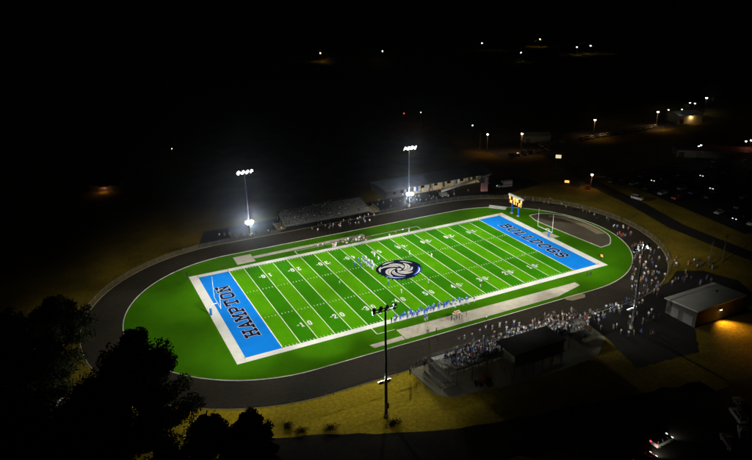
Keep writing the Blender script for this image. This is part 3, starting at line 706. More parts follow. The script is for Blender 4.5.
b = MB(); b.hexa([(9.8, -.22, 4.38), (20.2, -.22, 6.6), (20.2, .22, 6.6), (9.8, .22, 4.38), (9.8, -.22, 5.0), (20.2, -.22, 7.15), (20.2, .22, 7.15), (9.8, .22, 5.0)]); b.build('upper_boom', WHITEP, bl)
b = MB(); b.box((20.1, -.6, 6.5), (20.2, .6, 7.6)); b.box((20.2, -.6, 6.5), (21.0, .6, 6.58))
for x in (20.2, 21.0):
    for y in (-.6, .6): b.cyl((x, y, 6.5), (x, y, 7.6), .03, .03, 5)
b.tube([(20.2, -.6, 7.6), (21, -.6, 7.6), (21, .6, 7.6), (20.2, .6, 7.6)], .03, 5); b.build('basket', GALV, bl)
# the flag hangs with its stripes upright, the blue field at the top
fl = empty('flag', (66.0, 49.4, .35), R(-24), 'large striped flag hanging from the boom lift, white stars on blue', 'flag')
FW, FHt = 3.1, 5.9
RED_C = mat('flag_red', (.5, .03, .04), .8); WHITE_C = mat('flag_white', (.75, .73, .7), .8); BLUE_C = mat('flag_blue', (.02, .03, .17), .8)
def wav(x, z): return .1*math.sin(x*3.1+z*.7)*(1-(z/FHt)*.7)
b = MB()
nst = 13
for k in range(nst):
    x0, x1 = -FW/2+FW*k/nst, -FW/2+FW*(k+1)/nst
    zt = FHt*.6 if k < 7 else FHt
    for q in range(10):
        z0, z1 = zt*q/10, zt*(q+1)/10
        for off in (0, .012): b.poly([(x0, wav(x0, z0)+off, z0), (x1, wav(x1, z0)+off, z0), (x1, wav(x1, z1)+off, z1), (x0, wav(x0, z1)+off, z1)], k % 2)
b.build('stripes', [RED_C, WHITE_C], fl, fix=False)
b = MB(); xc1 = -FW/2+FW*7/nst
for i in range(6):
    for q in range(6):
        x0, x1 = -FW/2+(xc1+FW/2)*i/6, -FW/2+(xc1+FW/2)*(i+1)/6; z0, z1 = FHt*.6+FHt*.4*q/6, FHt*.6+FHt*.4*(q+1)/6
        for off in (0, .012): b.poly([(x0, wav(x0, z0)+off, z0), (x1, wav(x1, z0)+off, z0), (x1, wav(x1, z1)+off, z1), (x0, wav(x0, z1)+off, z1)])
cn = b.build('canton', BLUE_C, fl, fix=False)
b = MB()
for r_ in range(9):
    for c_ in range(6 if r_ % 2 == 0 else 5):
        x = -FW/2 + (xc1+FW/2)*((c_+.5+(0 if r_ % 2 == 0 else .5))/6); z = FHt*.6+FHt*.4*(r_+.6)/9.4
        pts = [(x+(.09 if k % 2 == 0 else .036)*math.sin(math.pi*k/5), wav(x, z)-.012, z+(.09 if k % 2 == 0 else .036)*math.cos(math.pi*k/5)) for k in range(10)]
        b.poly(pts)
b.build('stars', WHITE_C, cn, fix=False)
b = MB(); b.cyl((-FW/2-.1, 0, FHt+.03), (FW/2+.1, 0, FHt+.03), .03, .03, 6); b.cyl((0, 0, FHt+.03), (.9, .1, FHt+.55), .02, .02, 5); b.build('flag_bar', GALV, fl)
# ------------------------------------------------------------------ concession building with amber wall lamp
cb = empty('concession_building', (47.9, -64.4, .008), 0, 'small building with pale flat metal roof and amber wall lamp', 'building')
CW, CD, CH = 18.4, 9.7, 4.0
b = MB(); b.hexa([(.4, .4, 0), (CW-.4, .4, 0), (CW-.4, CD-.4, 0), (.4, CD-.4, 0), (.4, .4, CH+.7), (CW-.4, .4, CH+.7), (CW-.4, CD-.4, CH+.06), (.4, CD-.4, CH+.06)]); b.build('wall', GREYW, cb)
b = MB(); b.hexa([(-.2, -.1, CH+.75), (CW+.2, -.1, CH+.75), (CW+.2, CD+.1, CH+.05), (-.2, CD+.1, CH+.05), (-.2, -.1, CH+1.0), (CW+.2, -.1, CH+1.0), (CW+.2, CD+.1, CH+.3), (-.2, CD+.1, CH+.3)]); rf = b.build('roof', ROOFM, cb)
for k in range(24):
    x = k*.8; z = CH+1.0
    b = MB(); b.hexa([(x, 0, z), (x+.05, 0, z), (x+.05, CD, z-.69), (x, CD, z-.69), (x, 0, z+.04), (x+.05, 0, z+.04), (x+.05, CD, z-.65), (x, CD, z-.65)]); b.build('roof_rib', ROOFM, rf)
b = MB(); b.cyl((13.8, 5.2, CH+.5), (13.8, 5.2, CH+.95), .16, .16, 10); b.cyl((13.8, 5.2, CH+.95), (13.8, 5.2, CH+1.2), .42, .1, 10); b.box((13.2, 5.0, CH+.45), (14.4, 5.4, CH+.55)); b.build('roof_vent', BLACK, rf)
for y in (1.2, 5.4):
    b = MB(); b.box((.33, y, .1), (.397, y+2.8, 2.7)); d_ = b.build('roller_door', mat('door_grey', (.16, .16, .15), .7), cb)
    for q in range(5):
        b = MB(); b.box((.3, y+.05, .2+q*.5), (.328, y+2.75, .62+q*.5)); b.build('slat', mat('door_grey', (.16, .16, .15)), d_)
for x in (2.6, 12.5):
    b = MB(); b.box((x, .33, .02), (x+1.0, .397, 2.15)); b.build('door', GREYW, cb)
AMB = mat('amber_wall_lens', (.8, .6, .3), .3, emit=(1, .66, .33), estr=22)
b = MB(); b.box((8.9, .1, 3.0), (9.5, .39, 3.25)); wl = b.build('wall_lamp', BLACK, cb)
b = MB(); b.box((8.95, .02, 2.9), (9.45, .3, 2.998)); b.build('lens', AMB, wl)
d = bpy.data.lights.new('wall_lamp_beam', 'SPOT'); d.energy = 7000; d.color = (1, .5, .1); d.spot_size = R(112); d.spot_blend = .8; d.shadow_soft_size = .2
o = bpy.data.objects.new('wall_lamp_beam', d); col.objects.link(o); o.parent = cb; o.location = (9.2, -.05, 2.85); o.rotation_euler = (R(-52), R(14), 0)

# ------------------------------------------------------------------ street lamps and far lights
def street_lamp(px, py, z, label, lens=SODIUM, r=.45, light=0, colr=(1, .6, .3), group='street lamps beyond the stadium', half=70):
    g = un(px, py, z)
    p = empty('street_lamp', (g.x, g.y, 0), math.atan2(CP.y-g.y, CP.x-g.x), label, 'street lamp', group)
    b = MB(); b.cyl((-.9, 0, 0), (-.9, 0, z+.6), .13, .08, 8); b.build('pole', WOOD, p)
    b = MB(); b.cyl((-.9, 0, z+.45), (-.1, 0, z+.5), .04, .04, 6); b.build('arm', GALV, p)
    b = MB(); b.box((-.5*r-.15, -.5*r, z+.42), (.9*r, .5*r, z+.56)); hd = b.build('lamp_head', BLACK, p)
    b = MB(); n = 10
    for q in range(3):
        a0, a1 = q*30, (q+1)*30
        b.cyl((.2*r, 0, z+.415-r*math.sin(R(a0))*.9), (.2*r, 0, z+.415-r*math.sin(R(a1))*.9), r*math.cos(R(a0)), r*math.cos(R(a1))+.001, n, caps=False)
    b.build('globe', lens, hd)
    if light:
        d = bpy.data.lights.new('lamp_glow', 'SPOT'); d.energy = light; d.color = colr; d.spot_size = R(2*half); d.spot_blend = .9; d.shadow_soft_size = .3
        o = bpy.data.objects.new('lamp_glow', d); col.objects.link(o); o.parent = p; o.location = (.2*r, 0, z+.1-r)
street_lamp(487.6, 135, 9.5, 'street lamp beyond the end of the field house', light=420)
street_lamp(522, 134.5, 9.3, 'street lamp over the row of dark parked cars', light=900)
street_lamp(595, 120.5, 9, 'bright street lamp above the far row of pale parked cars', r=.55, light=900)
street_lamp(658, 112.5, 9, 'street lamp near the shed with the lit gable wall', light=1300, r=.6)
street_lamp(706.5, 98.5, 9, 'cool white street lamp on the farthest edge of the town', COOLL, r=.6)
street_lamp(592, 175.5, 6, 'white-hot lamp beside the parked vehicles on the road verge', SODIUM, light=120)
for (px, py, lab, le, r) in ((320.3, 53.5, 'far reddish street lamp alone in the dark woodland', SODIUM, .5), (382.5, 51.5, 'far pale street lamp alone in the dark woodland', COOLL, .5), (482, 43.4, 'far pale street lamp near the horizon above the field house', COOLL, .6),
        (521, 53, 'faint far street lamp below its brighter neighbour', COOLL, .42), (540, 39.6, 'far street lamp nearest the horizon', SODIUM, .5), (577, 47.5, 'dimmer of two neighbouring far street lamps', COOLL, .55), (590.5, 46, 'brighter of two neighbouring far street lamps', COOLL, .65),
        (404, 114, 'orange yard lamp of a dark farmyard beyond the pole', REDL, .3), (421, 113, 'dim yard lamp beside the orange farmyard lamp', SODIUM, .2), (472.5, 126, 'small cool yard lamp behind the field house', COOLL, .25),
        (172, 149.5, 'dim yard lamp in the darkness left of the floodlights', SODIUM, .14), (695, 104, 'small street lamp beside the farthest cool lamp', COOLL, .4), (690, 103.5, 'faint greenish street lamp in the far town', COOLL, .3),
        (682, 110, 'far street lamp beside the lit shed', COOLL, .3), (668.5, 110.5, 'faint street lamp between two brighter ones', COOLL, .25), (751, 141, 'orange street lamp at the far edge of the car park', SODIUM, .35), (746, 142, 'small white lamp beside the orange car park lamp', COOLL, .3),
        (701, 146, 'white lamp over the long red-roofed shed', COOLL, .32), (698.5, 147, 'smaller white lamp over the long red-roofed shed', COOLL, .22)):
    street_lamp(px, py, 8, lab, le, r, group='far lamps in the dark countryside')
for (px, py, h, lab) in ((479.5, 152, 10, 'dark wooden utility pole beyond the field house'), (721.5, 263, 9.6, 'leaning wooden utility pole on the verge near the road'), (708, 268, 9, 'thin wooden utility pole by the plaza edge')):
    g = un(px, py); p = empty('utility_pole', (g.x, g.y, 0), 0, lab, 'utility pole', 'wooden utility poles')
    b = MB(); b.cyl((0, 0, 0), (.1, 0, h), .17, .1, 8); b.build('pole', WOOD, p)
    b = MB(); b.box((-1.1, -.06, h-.9), (1.2, .06, h-.76)); b.build('crossarm', WOOD, p)

# house with the porch light, far left
g = un(105, 191.5); hp = empty('house', (g.x, g.y, 0), R(-25), 'lone house with a warm lit porch in the dark field', 'house')
b = MB(); b.box((-6, 0, 0), (6, 8, 2.8)); b.build('wall', mat('log_wall', (.1, .065, .04), .9, var=.3), hp)
b = MB()
for ya, yb in ((-.5, 4), (8.5, 4)): b.hexa([(-6.4, ya, 2.7), (6.4, ya, 2.7), (6.4, yb, 4.9), (-6.4, yb, 4.9), (-6.4, ya, 2.85), (6.4, ya, 2.85), (6.4, yb, 5.05), (-6.4, yb, 5.05)])
b.build('roof', DKROOF, hp)
b = MB(); b.box((-2, -1.8, 2.45), (2, -.02, 2.6)); b.build('porch_roof', DKROOF, hp)
for x in (-1.85, 1.85):
    b = MB(); b.box((x-.08, -1.7, 0), (x+.08, -1.54, 2.45)); b.build('porch_post', WOOD, hp)
b = MB(); b.box((-.5, -.06, .1), (.5, -.003, 2.1)); b.build('door', WOOD, hp)
b = MB(); b.box((-.9, -1.2, 2.3), (.9, -.5, 2.44)); b.build('porch_light', mat('porch_bulb', (.8, .6, .4), .4, emit=(1, .5, .22), estr=12), hp)
d = bpy.data.lights.new('porch_glow', 'POINT'); d.energy = 28; d.color = (1, .42, .15); d.shadow_soft_size = .15
o = bpy.data.objects.new('porch_glow', d); col.objects.link(o); o.parent = hp; o.location = (0, -.9, 2.15)
# lit shed, far right, and the low red-roofed shed
for (px, py, wd, dp, h, lab, rm, en, rz) in ((683, 121, 16, 12, 4.5, 'far shed with one wall lit warm by an added lamp', GREYROOF, 0, -12), (712, 156, 34, 9, 3.4, 'long low red-roofed shed across the dark car park', mat('dull_red_roof', (.12, .02, .015), .8, var=.2), 0, -38), (535, 141, 14, 8, 3.2, 'low pale-roofed shed behind the dark parked cars', ROOFM, 0, -25)):
    g = un(px, py); p = empty('shed', (g.x, g.y, 0), R(rz), lab, 'shed', 'sheds in the town beyond the stadium')
    b = MB(); b.box((-wd/2, -dp/2, 0), (wd/2, dp/2, h)); b.build('wall', CREAM, p)
    b = MB()
    for ya, yb in ((-dp/2-.3, 0), (dp/2+.3, 0)): b.hexa([(-wd/2-.3, ya, h), (wd/2+.3, ya, h), (wd/2+.3, yb, h+1.4), (-wd/2-.3, yb, h+1.4), (-wd/2-.3, ya, h+.15), (wd/2+.3, ya, h+.15), (wd/2+.3, yb, h+1.55), (-wd/2-.3, yb, h+1.55)])
    for x in (-wd/2, wd/2): b.poly([(x, -dp/2, h), (x, dp/2, h), (x, 0, h+1.4)])
    b.build('roof', rm, p)
    b = MB(); b.box((-wd/2+1, -dp/2-.05, .05), (-wd/2+3.4, -dp/2-.003, 2.6)); b.build('door', GREYW, p)
    if 'lit warm' in lab:
        b = MB(); b.box((-.3, -dp/2-.9, h-.35), (.3, -dp/2-.01, h-.2)); added_lamp = b.build('wall_lamp', BLACK, p)  # added lamp, not a known fixture of the shed; warms the wall
        d = bpy.data.lights.new('added_shed_light', 'AREA'); d.energy = 220; d.color = (1, .6, .25); d.size = .5
        o = bpy.data.objects.new('added_shed_light', d); col.objects.link(o); o.parent = p; o.location = (0, -dp/2-.85, h-.4); o.rotation_euler = (R(35), 0, 0)
# lit roadside signs
for (px, py, wd, hh, z0, c, st, lab) in ((558.5, 156.5, 2.6, 1.7, 4.0, (1, .88, .5), .85, 'lit pale yellow board sign on a post by the road'), (567, 181.5, 2.0, 1.1, 1.2, (1, .5, .1), 1.6, 'low lit orange message board beside the grass bank')):
    g = un(px, py, z0+hh/2); p = empty('roadside_sign', (g.x, g.y, 0), math.atan2(CP.y-g.y, CP.x-g.x)+math.pi/2, lab, 'sign', 'lit roadside signs')
    b = MB(); b.box((-wd/2, -.12, z0), (wd/2, .12, z0+hh)); b.build('cabinet', BLACK, p)
    b = MB(); b.box((-wd/2+.08, -.15, z0+.08), (wd/2-.08, -.122, z0+hh-.08)); b.build('panel', mat('sign_panel_%d' % px, c, .5, emit=c, estr=st), p)
    for x in (-wd*.3, wd*.3):
        b = MB(); b.box((x-.07, -.07, 0), (x+.07, .07, z0)); b.build('post', GALV, p)

# ------------------------------------------------------------------ vehicles
def car_shapes(kind):
    "returns MBs for body, glass; x forward"
    body, glass = MB(), MB()
    Ls, W2 = 2.3, .9
    zr = 1.48 if kind == 'sedan' else 1.78
    prof = [(-Ls, .5), (-Ls, .86), (-Ls+.1, .98), (-1.35, 1.03), (1.0, 1.0), (1.9, .9), (Ls-.05, .76), (Ls, .5), (Ls-.1, .32), (-Ls+.1, .32)]
    if kind != 'sedan': prof = [(-Ls, .5), (-Ls, .95), (-Ls+.06, 1.08), (-1.35, 1.1), (1.0, 1.08), (1.95, .98), (Ls-.05, .82), (Ls, .5), (Ls-.1, .34), (-Ls+.1, .34)]
    n = len(prof)
    secs = []
    for y, sh in ((-W2, .95), (-W2+.08, 1), (W2-.08, 1), (W2, .95)):
        secs.append([(x*sh if abs(x) > 2 else x, y, .65+(z-.65)*(.92 if sh < 1 else 1)) for x, z in prof])
    i0 = len(body.v)
    for s_ in secs: body.v += s_
    for k in range(3):
        for j in range(n):
            body.f.append((i0+k*n+j, i0+k*n+(j+1) % n, i0+(k+1)*n+(j+1) % n, i0+(k+1)*n+j)); body.m.append(0)
    body.f.append(tuple(i0+j for j in range(n))); body.m.append(0); body.f.append(tuple(i0+3*n+j for j in reversed(range(n)))); body.m.append(0)
    zb = 1.0 if kind == 'sedan' else 1.08
    rb, rt, ft, fb = (-1.75, -1.05, .35, 1.1) if kind == 'sedan' else ((-2.15, -1.95, .3, 1.05) if kind == 'suv' else (-.6, -.5, .3, 1.05))
    glass.hexa([(rb, -.8, zb-.02), (fb, -.8, zb-.02), (fb, .8, zb-.02), (rb, .8, zb-.02), (rt, -.64, zr-.05), (ft, -.64, zr-.05), (ft, .64, zr-.05), (rt, .64, zr-.05)])
    body.hexa([(rt-.05, -.66, zr-.05), (ft+.05, -.66, zr-.05), (ft+.05, .66, zr-.05), (rt-.05, .66, zr-.05), (rt+.08, -.58, zr), (ft-.1, -.58, zr), (ft-.1, .58, zr), (rt+.08, .58, zr)])
    for sy in (-1, 1):
        for (xa, xb) in ((rb, rt), (fb, ft), ((rb+fb)/2-.1, (rt+ft)/2)):
            body.cyl((xa, sy*.79, zb-.02), (xb, sy*.645, zr-.03), .035, .035, 4)
    if kind == 'pickup': body.box((-2.2, -.84, 1.05), (-.65, -.76, 1.2)); body.box((-2.2, .76, 1.05), (-.65, .84, 1.2))
    return body, glass
def wheel_mb(): 
    b = MB(); b.cyl((0, -.1, 0), (0, .1, 0), .33, .33, 14); return b
PAINTS = {'white': (.7, .7, .69), 'silver': (.4, .41, .42), 'black': (.012, .012, .014), 'grey': (.12, .125, .13), 'red': (.3, .02, .02), 'blue': (.02, .05, .2), 'tan': (.3, .25, .17)}
def paint(c): return mat('car_paint_'+c, PAINTS[c], .3, .1, spec=.5, coat=.6)
HEADL_OFF = mat('headlamp_glass', (.6, .62, .65), .08, spec=.8); TAIL_OFF = mat('tail_glass', (.25, .01, .01), .15, spec=.6)
HEADL_ON = mat('headlamp_lit', (.8, .8, .8), .2, emit=(1, .97, .9), estr=2.5); TAIL_ON = mat('tail_lit', (.5, .02, .02), .2, emit=(1, .04, .05), estr=7)
PLATE = WHITEP
_cm = {}
def car_parts(kind):
    if kind in _cm: return _cm[kind]
    bo, gl = car_shapes(kind); wm = wheel_mb().mesh('wheel', RUBBER)
    b = MB(); b.cyl((0, -.11, 0), (0, .11, 0), .2, .2, 10); rim = b.mesh('rim', ALU)
    _cm[kind] = (bo, gl.mesh('glass', GLASS), wm, rim); return _cm[kind]
_bm = {}
def car(x, y, rz, kind, colr, label, group, lit=False, detail=True, name='parked_car', cat='car', z=.014):
    bo, gl, wm, rim = car_parts(kind)
    key = (kind, colr)
    if key not in _bm:
        me = bo.mesh('body', paint(colr)); bm = bmesh.new(); bm.from_mesh(me); bmesh.ops.recalc_face_normals(bm, faces=bm.faces); bm.to_mesh(me); bm.free(); _bm[key] = me
    p = empty(name, (x, y, z), rz, label, cat, group)
    inst('body', _bm[key], p); inst('glass', gl, p)
    for wx in (-1.4, 1.42):
        for wy in (-.82, .82):
            wo = inst('wheel', wm, p, (wx, wy, .33))
            if detail: inst('rim', rim, wo)
    for sy in (-.62, .62):
        lz = .72 if kind == 'sedan' else .82
        for nm, xx, mm in (('headlight', 2.24, HEADL_ON if lit else HEADL_OFF), ('taillight', -2.27, TAIL_ON if lit else TAIL_OFF)):
            k2 = ('l', nm, lit, kind)
            if k2 not in _bm:
                b = MB(); b.box((-.05, -.2, -.09), (.05, .2, .09)); _bm[k2] = b.mesh(nm, mm)
            inst(nm, _bm[k2], p, (xx, sy, lz+(0 if nm == 'headlight' else .12)))
    return p
def ground_rz(px, py, qx, qy):
    a, b = un(px, py), un(qx, qy); return math.atan2(b.y-a.y, b.x-a.x)
g = un(637, 199.5); car(g.x, g.y, R(-78), 'suv', 'white', 'white station car parked on the road verge beyond the grass bank', 'cars on the verge of the road')
# two cars in the dark at the bottom, lamps on
g = un(661, 443); c1 = car(g.x, g.y, R(3), 'suv', 'white', 'white car with red tail lamps lit on the dark lower lot', 'cars on the lower lot', True, z=.014)
g = un(650, 458); c2 = car(g.x-1.6, g.y-.3, R(5), 'sedan', 'black', 'dark car with a red lamp lit beside the white car', 'cars on the lower lot', True)
for c_, e in ((c1, 260), (c2, 500)):
    d = bpy.data.lights.new('headlamp_beam', 'SPOT'); d.energy = e; d.color = (1, .95, .75); d.spot_size = R(100); d.spot_blend = 1; d.shadow_soft_size = .1
    o = bpy.data.objects.new('headlamp_beam', d); col.objects.link(o); o.parent = c_; o.location = (2.4, 0, .8); o.rotation_euler = (R(0), R(-72), 0)
rnd = random.Random(11)
# row of dark cars under the street lamp
for i in range(7):
    g = un(511+i*6.1, 156.5-i*1.0); car(g.x, g.y, R(70+rnd.uniform(-3, 3)), ['suv', 'sedan', 'pickup'][i % 3], ['black', 'grey', 'blue', 'black', 'grey', 'red', 'silver'][i], '%s %s parked under the street lamp behind the field house' % (['black', 'grey', 'blue', 'black', 'grey', 'red', 'silver'][i], ['sport utility car', 'sedan', 'pickup truck'][i % 3]), 'cars under the street lamp', detail=False)
for i in range(5):
    g = un(541+i*5.3, 146.5-i*.9); cc = ['white', 'silver', 'tan', 'grey', 'white'][i]; car(g.x, g.y, R(70+rnd.uniform(-3, 3)), ['sedan', 'suv', 'pickup', 'sedan', 'suv'][i], cc, '%s car in the second row under the street lamp' % cc, 'cars under the street lamp, second row', detail=False)
for i in range(16):
    t = i/15; px, py = 582+t*72, 139.8-t*12.2
    g = un(px, py); cc = rnd.choice(['white', 'silver', 'blue', 'white', 'grey', 'tan']); kd = rnd.choice(['suv', 'sedan', 'pickup']); car(g.x, g.y, R(65+rnd.uniform(-4, 4)), kd, cc, '%s %s in the long far row below the bright street lamps' % (cc, {'suv': 'sport utility car', 'sedan': 'sedan', 'pickup': 'pickup truck'}[kd]), 'cars in the long far row', detail=False)
# dark car park on the right
lotn = 0
for row in range(7):
    for i in range(10):
        x = 126 + row*11.5 + rnd.uniform(-.4, .4); y = -26 + i*6.6 + rnd.uniform(-.8, .8)
        if rnd.random() < .22: continue
        cc = rnd.choice(['white', 'silver', 'white', 'grey', 'black', 'tan', 'blue', 'red']); kd = rnd.choice(['suv', 'sedan', 'pickup'])
        lit = (row, i) in ((2, 5), (0, 1), (3, 7), (5, 3), (1, 8), (4, 2))
        car(x, y, R(180 if rnd.random() < .75 else 0)+R(8), kd, cc, '%s %s%s in the dark car park beyond the road' % (cc, {'suv': 'sport utility car', 'sedan': 'sedan', 'pickup': 'pickup truck'}[kd], ' with its lamps on' if lit else ''), 'cars in the dark car park', lit, detail=False)
for (px, py, cc, kd, lab) in ((578, 186, 'grey', 'pickup', 'grey pickup truck parked along the road near the orange board'), (588, 188.5, 'red', 'sedan', 'red sedan parked along the road near the orange board'), (600, 178, 'silver', 'suv', 'silver car parked beside the white-hot lamp'), (610, 182, 'white', 'suv', 'white car second along from the white-hot lamp'),
        (741, 407, 'grey', 'sedan', 'grey sedan alone at the corner of the lower lot'), (738, 418, 'silver', 'suv', 'silver car on the dark lower lot'), (743, 436, 'white', 'pickup', 'white pickup truck on the dark lower lot'), (729, 445, 'grey', 'suv', 'grey sport utility car on the dark lower lot'),
        (58, 402, 'silver', 'suv', 'silver car among the dark trees beside the track'), (40, 416, 'grey', 'sedan', 'grey sedan among the dark trees beside the track')):
    g = un(px, py); car(g.x, g.y, R(rnd.choice([40, 60, -50])), kd, cc, lab, 'scattered parked cars')
# ambulance by the scoreboard end
g = un(504, 187.5); am = empty('ambulance', (g.x, g.y, .006), R(170), 'boxy white ambulance parked by the grass bank beyond the scoreboard', 'ambulance')
AMW = mat('ambulance_white', (.75, .74, .7), .4, spec=.5)
b = MB(); b.box((-3.2, -1.1, .55), (.9, 1.1, 2.9)); bx_ = b.build('box', AMW, am)
b = MB(); b.box((-3.19, -1.112, 1.2), (.89, -1.102, 1.5)); b.box((-3.19, 1.102, 1.2), (.89, 1.112, 1.5)); b.build('stripe', REDP, bx_)
b = MB(); b.box((-2.2, -1.13, 1.75), (-1.2, -1.102, 2.4)); b.build('window', GLASS, bx_)
b = MB(); b.hexa([(.9, -1, .5), (2.9, -1, .5), (2.9, 1, .5), (.9, 1, .5), (.9, -1, 1.3), (2.8, -.95, 1.1), (2.8, .95, 1.1), (.9, 1, 1.3)]); b.build('cab', AMW, am)
b = MB(); b.hexa([(.91, -.95, 1.3), (2.0, -.95, 1.22), (2.0, .95, 1.22), (.91, .95, 1.3), (.91, -.85, 2.1), (1.4, -.85, 2.1), (1.4, .85, 2.1), (.91, .85, 2.1)]); b.build('windscreen', GLASS, am)
for x in (-2.1, 1.9):
    for y in (-.95, .95):
        b = MB(); b.cyl((x, y-.14, .42), (x, y+.14, .42), .42, .42, 14); b.build('wheel', RUBBER, am)
for y in (-.7, .7):
    b = MB(); b.box((2.86, y-.18, .7), (2.95, y+.18, .95)); b.build('headlight', HEADL_ON if y < 0 else HEADL_OFF, am)
b = MB(); b.box((.5, -.8, 2.902), (.8, .8, 3.05)); b.build('light_bar', TAIL_OFF, am)

# ------------------------------------------------------------------ people
ATT = {}
def att_mat(name, prop, rough=.85):
    m = bpy.data.materials.new(name); m.use_nodes = True; nt = m.node_tree
    a = nt.nodes.new('ShaderNodeAttribute'); a.attribute_type = 'OBJECT'; a.attribute_name = prop
    nt.links.new(a.outputs['Color'], nt.nodes['Principled BSDF'].inputs['Base Color']); nt.nodes['Principled BSDF'].inputs['Roughness'].default_value = rough
    return m
P_MATS = [att_mat('skin', 'skin_tone', .6), att_mat('top_cloth', 'top_colour'), att_mat('trouser_cloth', 'trouser_colour'), att_mat('head_cover', 'head_colour', .5), mat('shoe', (.05, .05, .05), .7)]
def make_pose(name, lean=0, twist=0, arms=(((.2, 0, -1), (.1, .2, -1)),)*2, legs=(((0, 0, -1), (0, 0, -1)),)*2, player=False, seat=False, head_pitch=0):
    V, E, Rd, Cl = [], [], [], []
    def add(p, r, par, cl):
        V.append(Vector(p)); Rd.append(r); Cl.append(cl)
        if par is not None: E.append((par, len(V)-1, cl))
        return len(V)-1
    bt = 1.12 if player else 1
    up = Vector((0, math.sin(R(lean)), math.cos(R(lean))))
    pel = add((0, 0, .95), (.15*bt, .11), None, 2); pv = V[0]
    sp = add(pv+up*.2, (.145*bt, .105), pel, 1); ch = add(pv+up*.4, (.17*bt, .12*bt), sp, 1); nk = add(pv+up*.57, (.06, .06), ch, 1)
    hp = (up*math.cos(R(head_pitch))+Vector((0, 1, 0))*math.sin(R(head_pitch))).normalized()
    hr = .13 if player else .095
    h1 = add(V[nk]+hp*.1+Vector((0, .02, 0)), (hr*.8, hr*.85), nk, 0); h2 = add(V[h1]+hp*.11, (hr, hr*1.08), h1, 3); h3 = add(V[h2]+hp*.07, (hr*.7, hr*.75), h2, 3)
    add(V[h1]+Vector((0, .1, .04)), (.018, .018), h1, 0)      # nose
    for si, s in enumerate((-1, 1)):
        a1, a2 = (Vector(q).normalized() for q in arms[si]); a1.x *= s; a2.x *= s
        shd = add(pv+up*.5+Vector((s*.19*bt, 0, 0)), (.075*bt, .075*bt), ch, 1)
        el = add(V[shd]+a1*.29, (.048*bt, .048*bt), shd, 1); wr = add(V[el]+a2*.25, (.032, .032), el, 0); hd = add(V[wr]+a2*.07, (.038, .022), wr, 0)
        sd_ = a2.cross(Vector((0, 1, 0))); sd_ = sd_.normalized() if sd_.length > .1 else Vector((1, 0, 0))
        for q, ln in ((-1.5, .07), (-.5, .085), (.5, .08), (1.5, .065)):
            k = add(V[hd]+a2*.04+sd_*q*.019, (.009, .009), hd, 0); add(V[k]+(a2+Vector((0, .35, 0))).normalized()*ln*.6, (.008, .008), k, 0)
        add(V[wr]+a2*.05+Vector((0, .05, 0)), (.01, .01), wr, 0)
        l1, l2 = (Vector(q).normalized() for q in legs[si]); l1.x *= s; l2.x *= s
        hip = add(pv+Vector((s*.1, 0, -.04)), (.1*bt, .1*bt), pel, 2); kn = add(V[hip]+l1*.43, (.062*bt, .065*bt), hip, 2); cf = add(V[kn]+l2*.15, (.058, .06), kn, 2); an = add(V[kn]+l2*.41, (.04, .042), cf, 2)
        hl = add(V[an]+Vector((0, -.03, -.05)), (.04, .045), an, 4); add(V[an]+Vector((s*.02, .17, -.06)), (.042, .03), hl, 4)
    me = bpy.data.meshes.new(name); me.from_pydata(V, [(a, b) for a, b, c in E], []); o = bpy.data.objects.new(name, me); col.objects.link(o)
    sk = o.modifiers.new('s', 'SKIN'); o.modifiers.new('d', 'SUBSURF').levels = 1
    for i, r in enumerate(Rd): me.skin_vertices[0].data[i].radius = r
    me.skin_vertices[0].data[0].use_root = True
    dg = bpy.context.evaluated_depsgraph_get(); dg.update()
    ev = bpy.data.meshes.new_from_object(o.evaluated_get(dg)); ev.name = name
    bpy.data.objects.remove(o); 
    zmin = min(q.co.z for q in ev.vertices)
    ev.transform(Matrix.Translation((0, 0, -zmin)))
    dz_ = -zmin
    ev.materials.clear()
    for m in P_MATS: ev.materials.append(m)
    segs = [(V[a]+Vector((0, 0, dz_)), V[b]+Vector((0, 0, dz_)), c) for a, b, c in E]
    hc = V[h2]+Vector((0, 0, dz_))
    for p in ev.polygons:
        c = p.center; best = None
        for a, b, cl in segs:
            ab = b-a; t = max(0, min(1, (c-a).dot(ab)/max(1e-9, ab.length_squared))); dd = (c-a-ab*t).length
            if best is None or dd < best[0]: best = (dd, cl)
        m = best[1]
        if m in (0, 3) and (c-hc).length < .24:
            rel = c-hc
            m = 0 if (rel.y > .035 and rel.z < (.05 if not player else .03)) else 3
            if not player and rel.z < -.08 and rel.y > -.05: m = 0
        p.material_index = m
    ev.polygons.foreach_set('use_smooth', [True]*len(ev.polygons))
    return ev
DN = (0, 0, -1)
arm_dn = ((.15, .02, -1), (.05, .15, -1)); arm_bent = ((.25, .1, -1), (-.2, .9, .1)); arm_hip = ((.7, -.2, -1), (-.75, .2, -.5)); arm_up = ((.35, .05, 1), (.05, 0, 1)); arm_fwd = ((.1, .6, -1), (-.1, 1, .2)); arm_3pt = ((0, .35, -1), (0, .2, -1)); arm_back = ((.2, -.7, -1), (.1, .1, -1)); arm_lap = ((.2, .25, -1), (-.35, 1, -.25)); arm_phone = ((.15, .5, -1), (-.3, .7, .75))
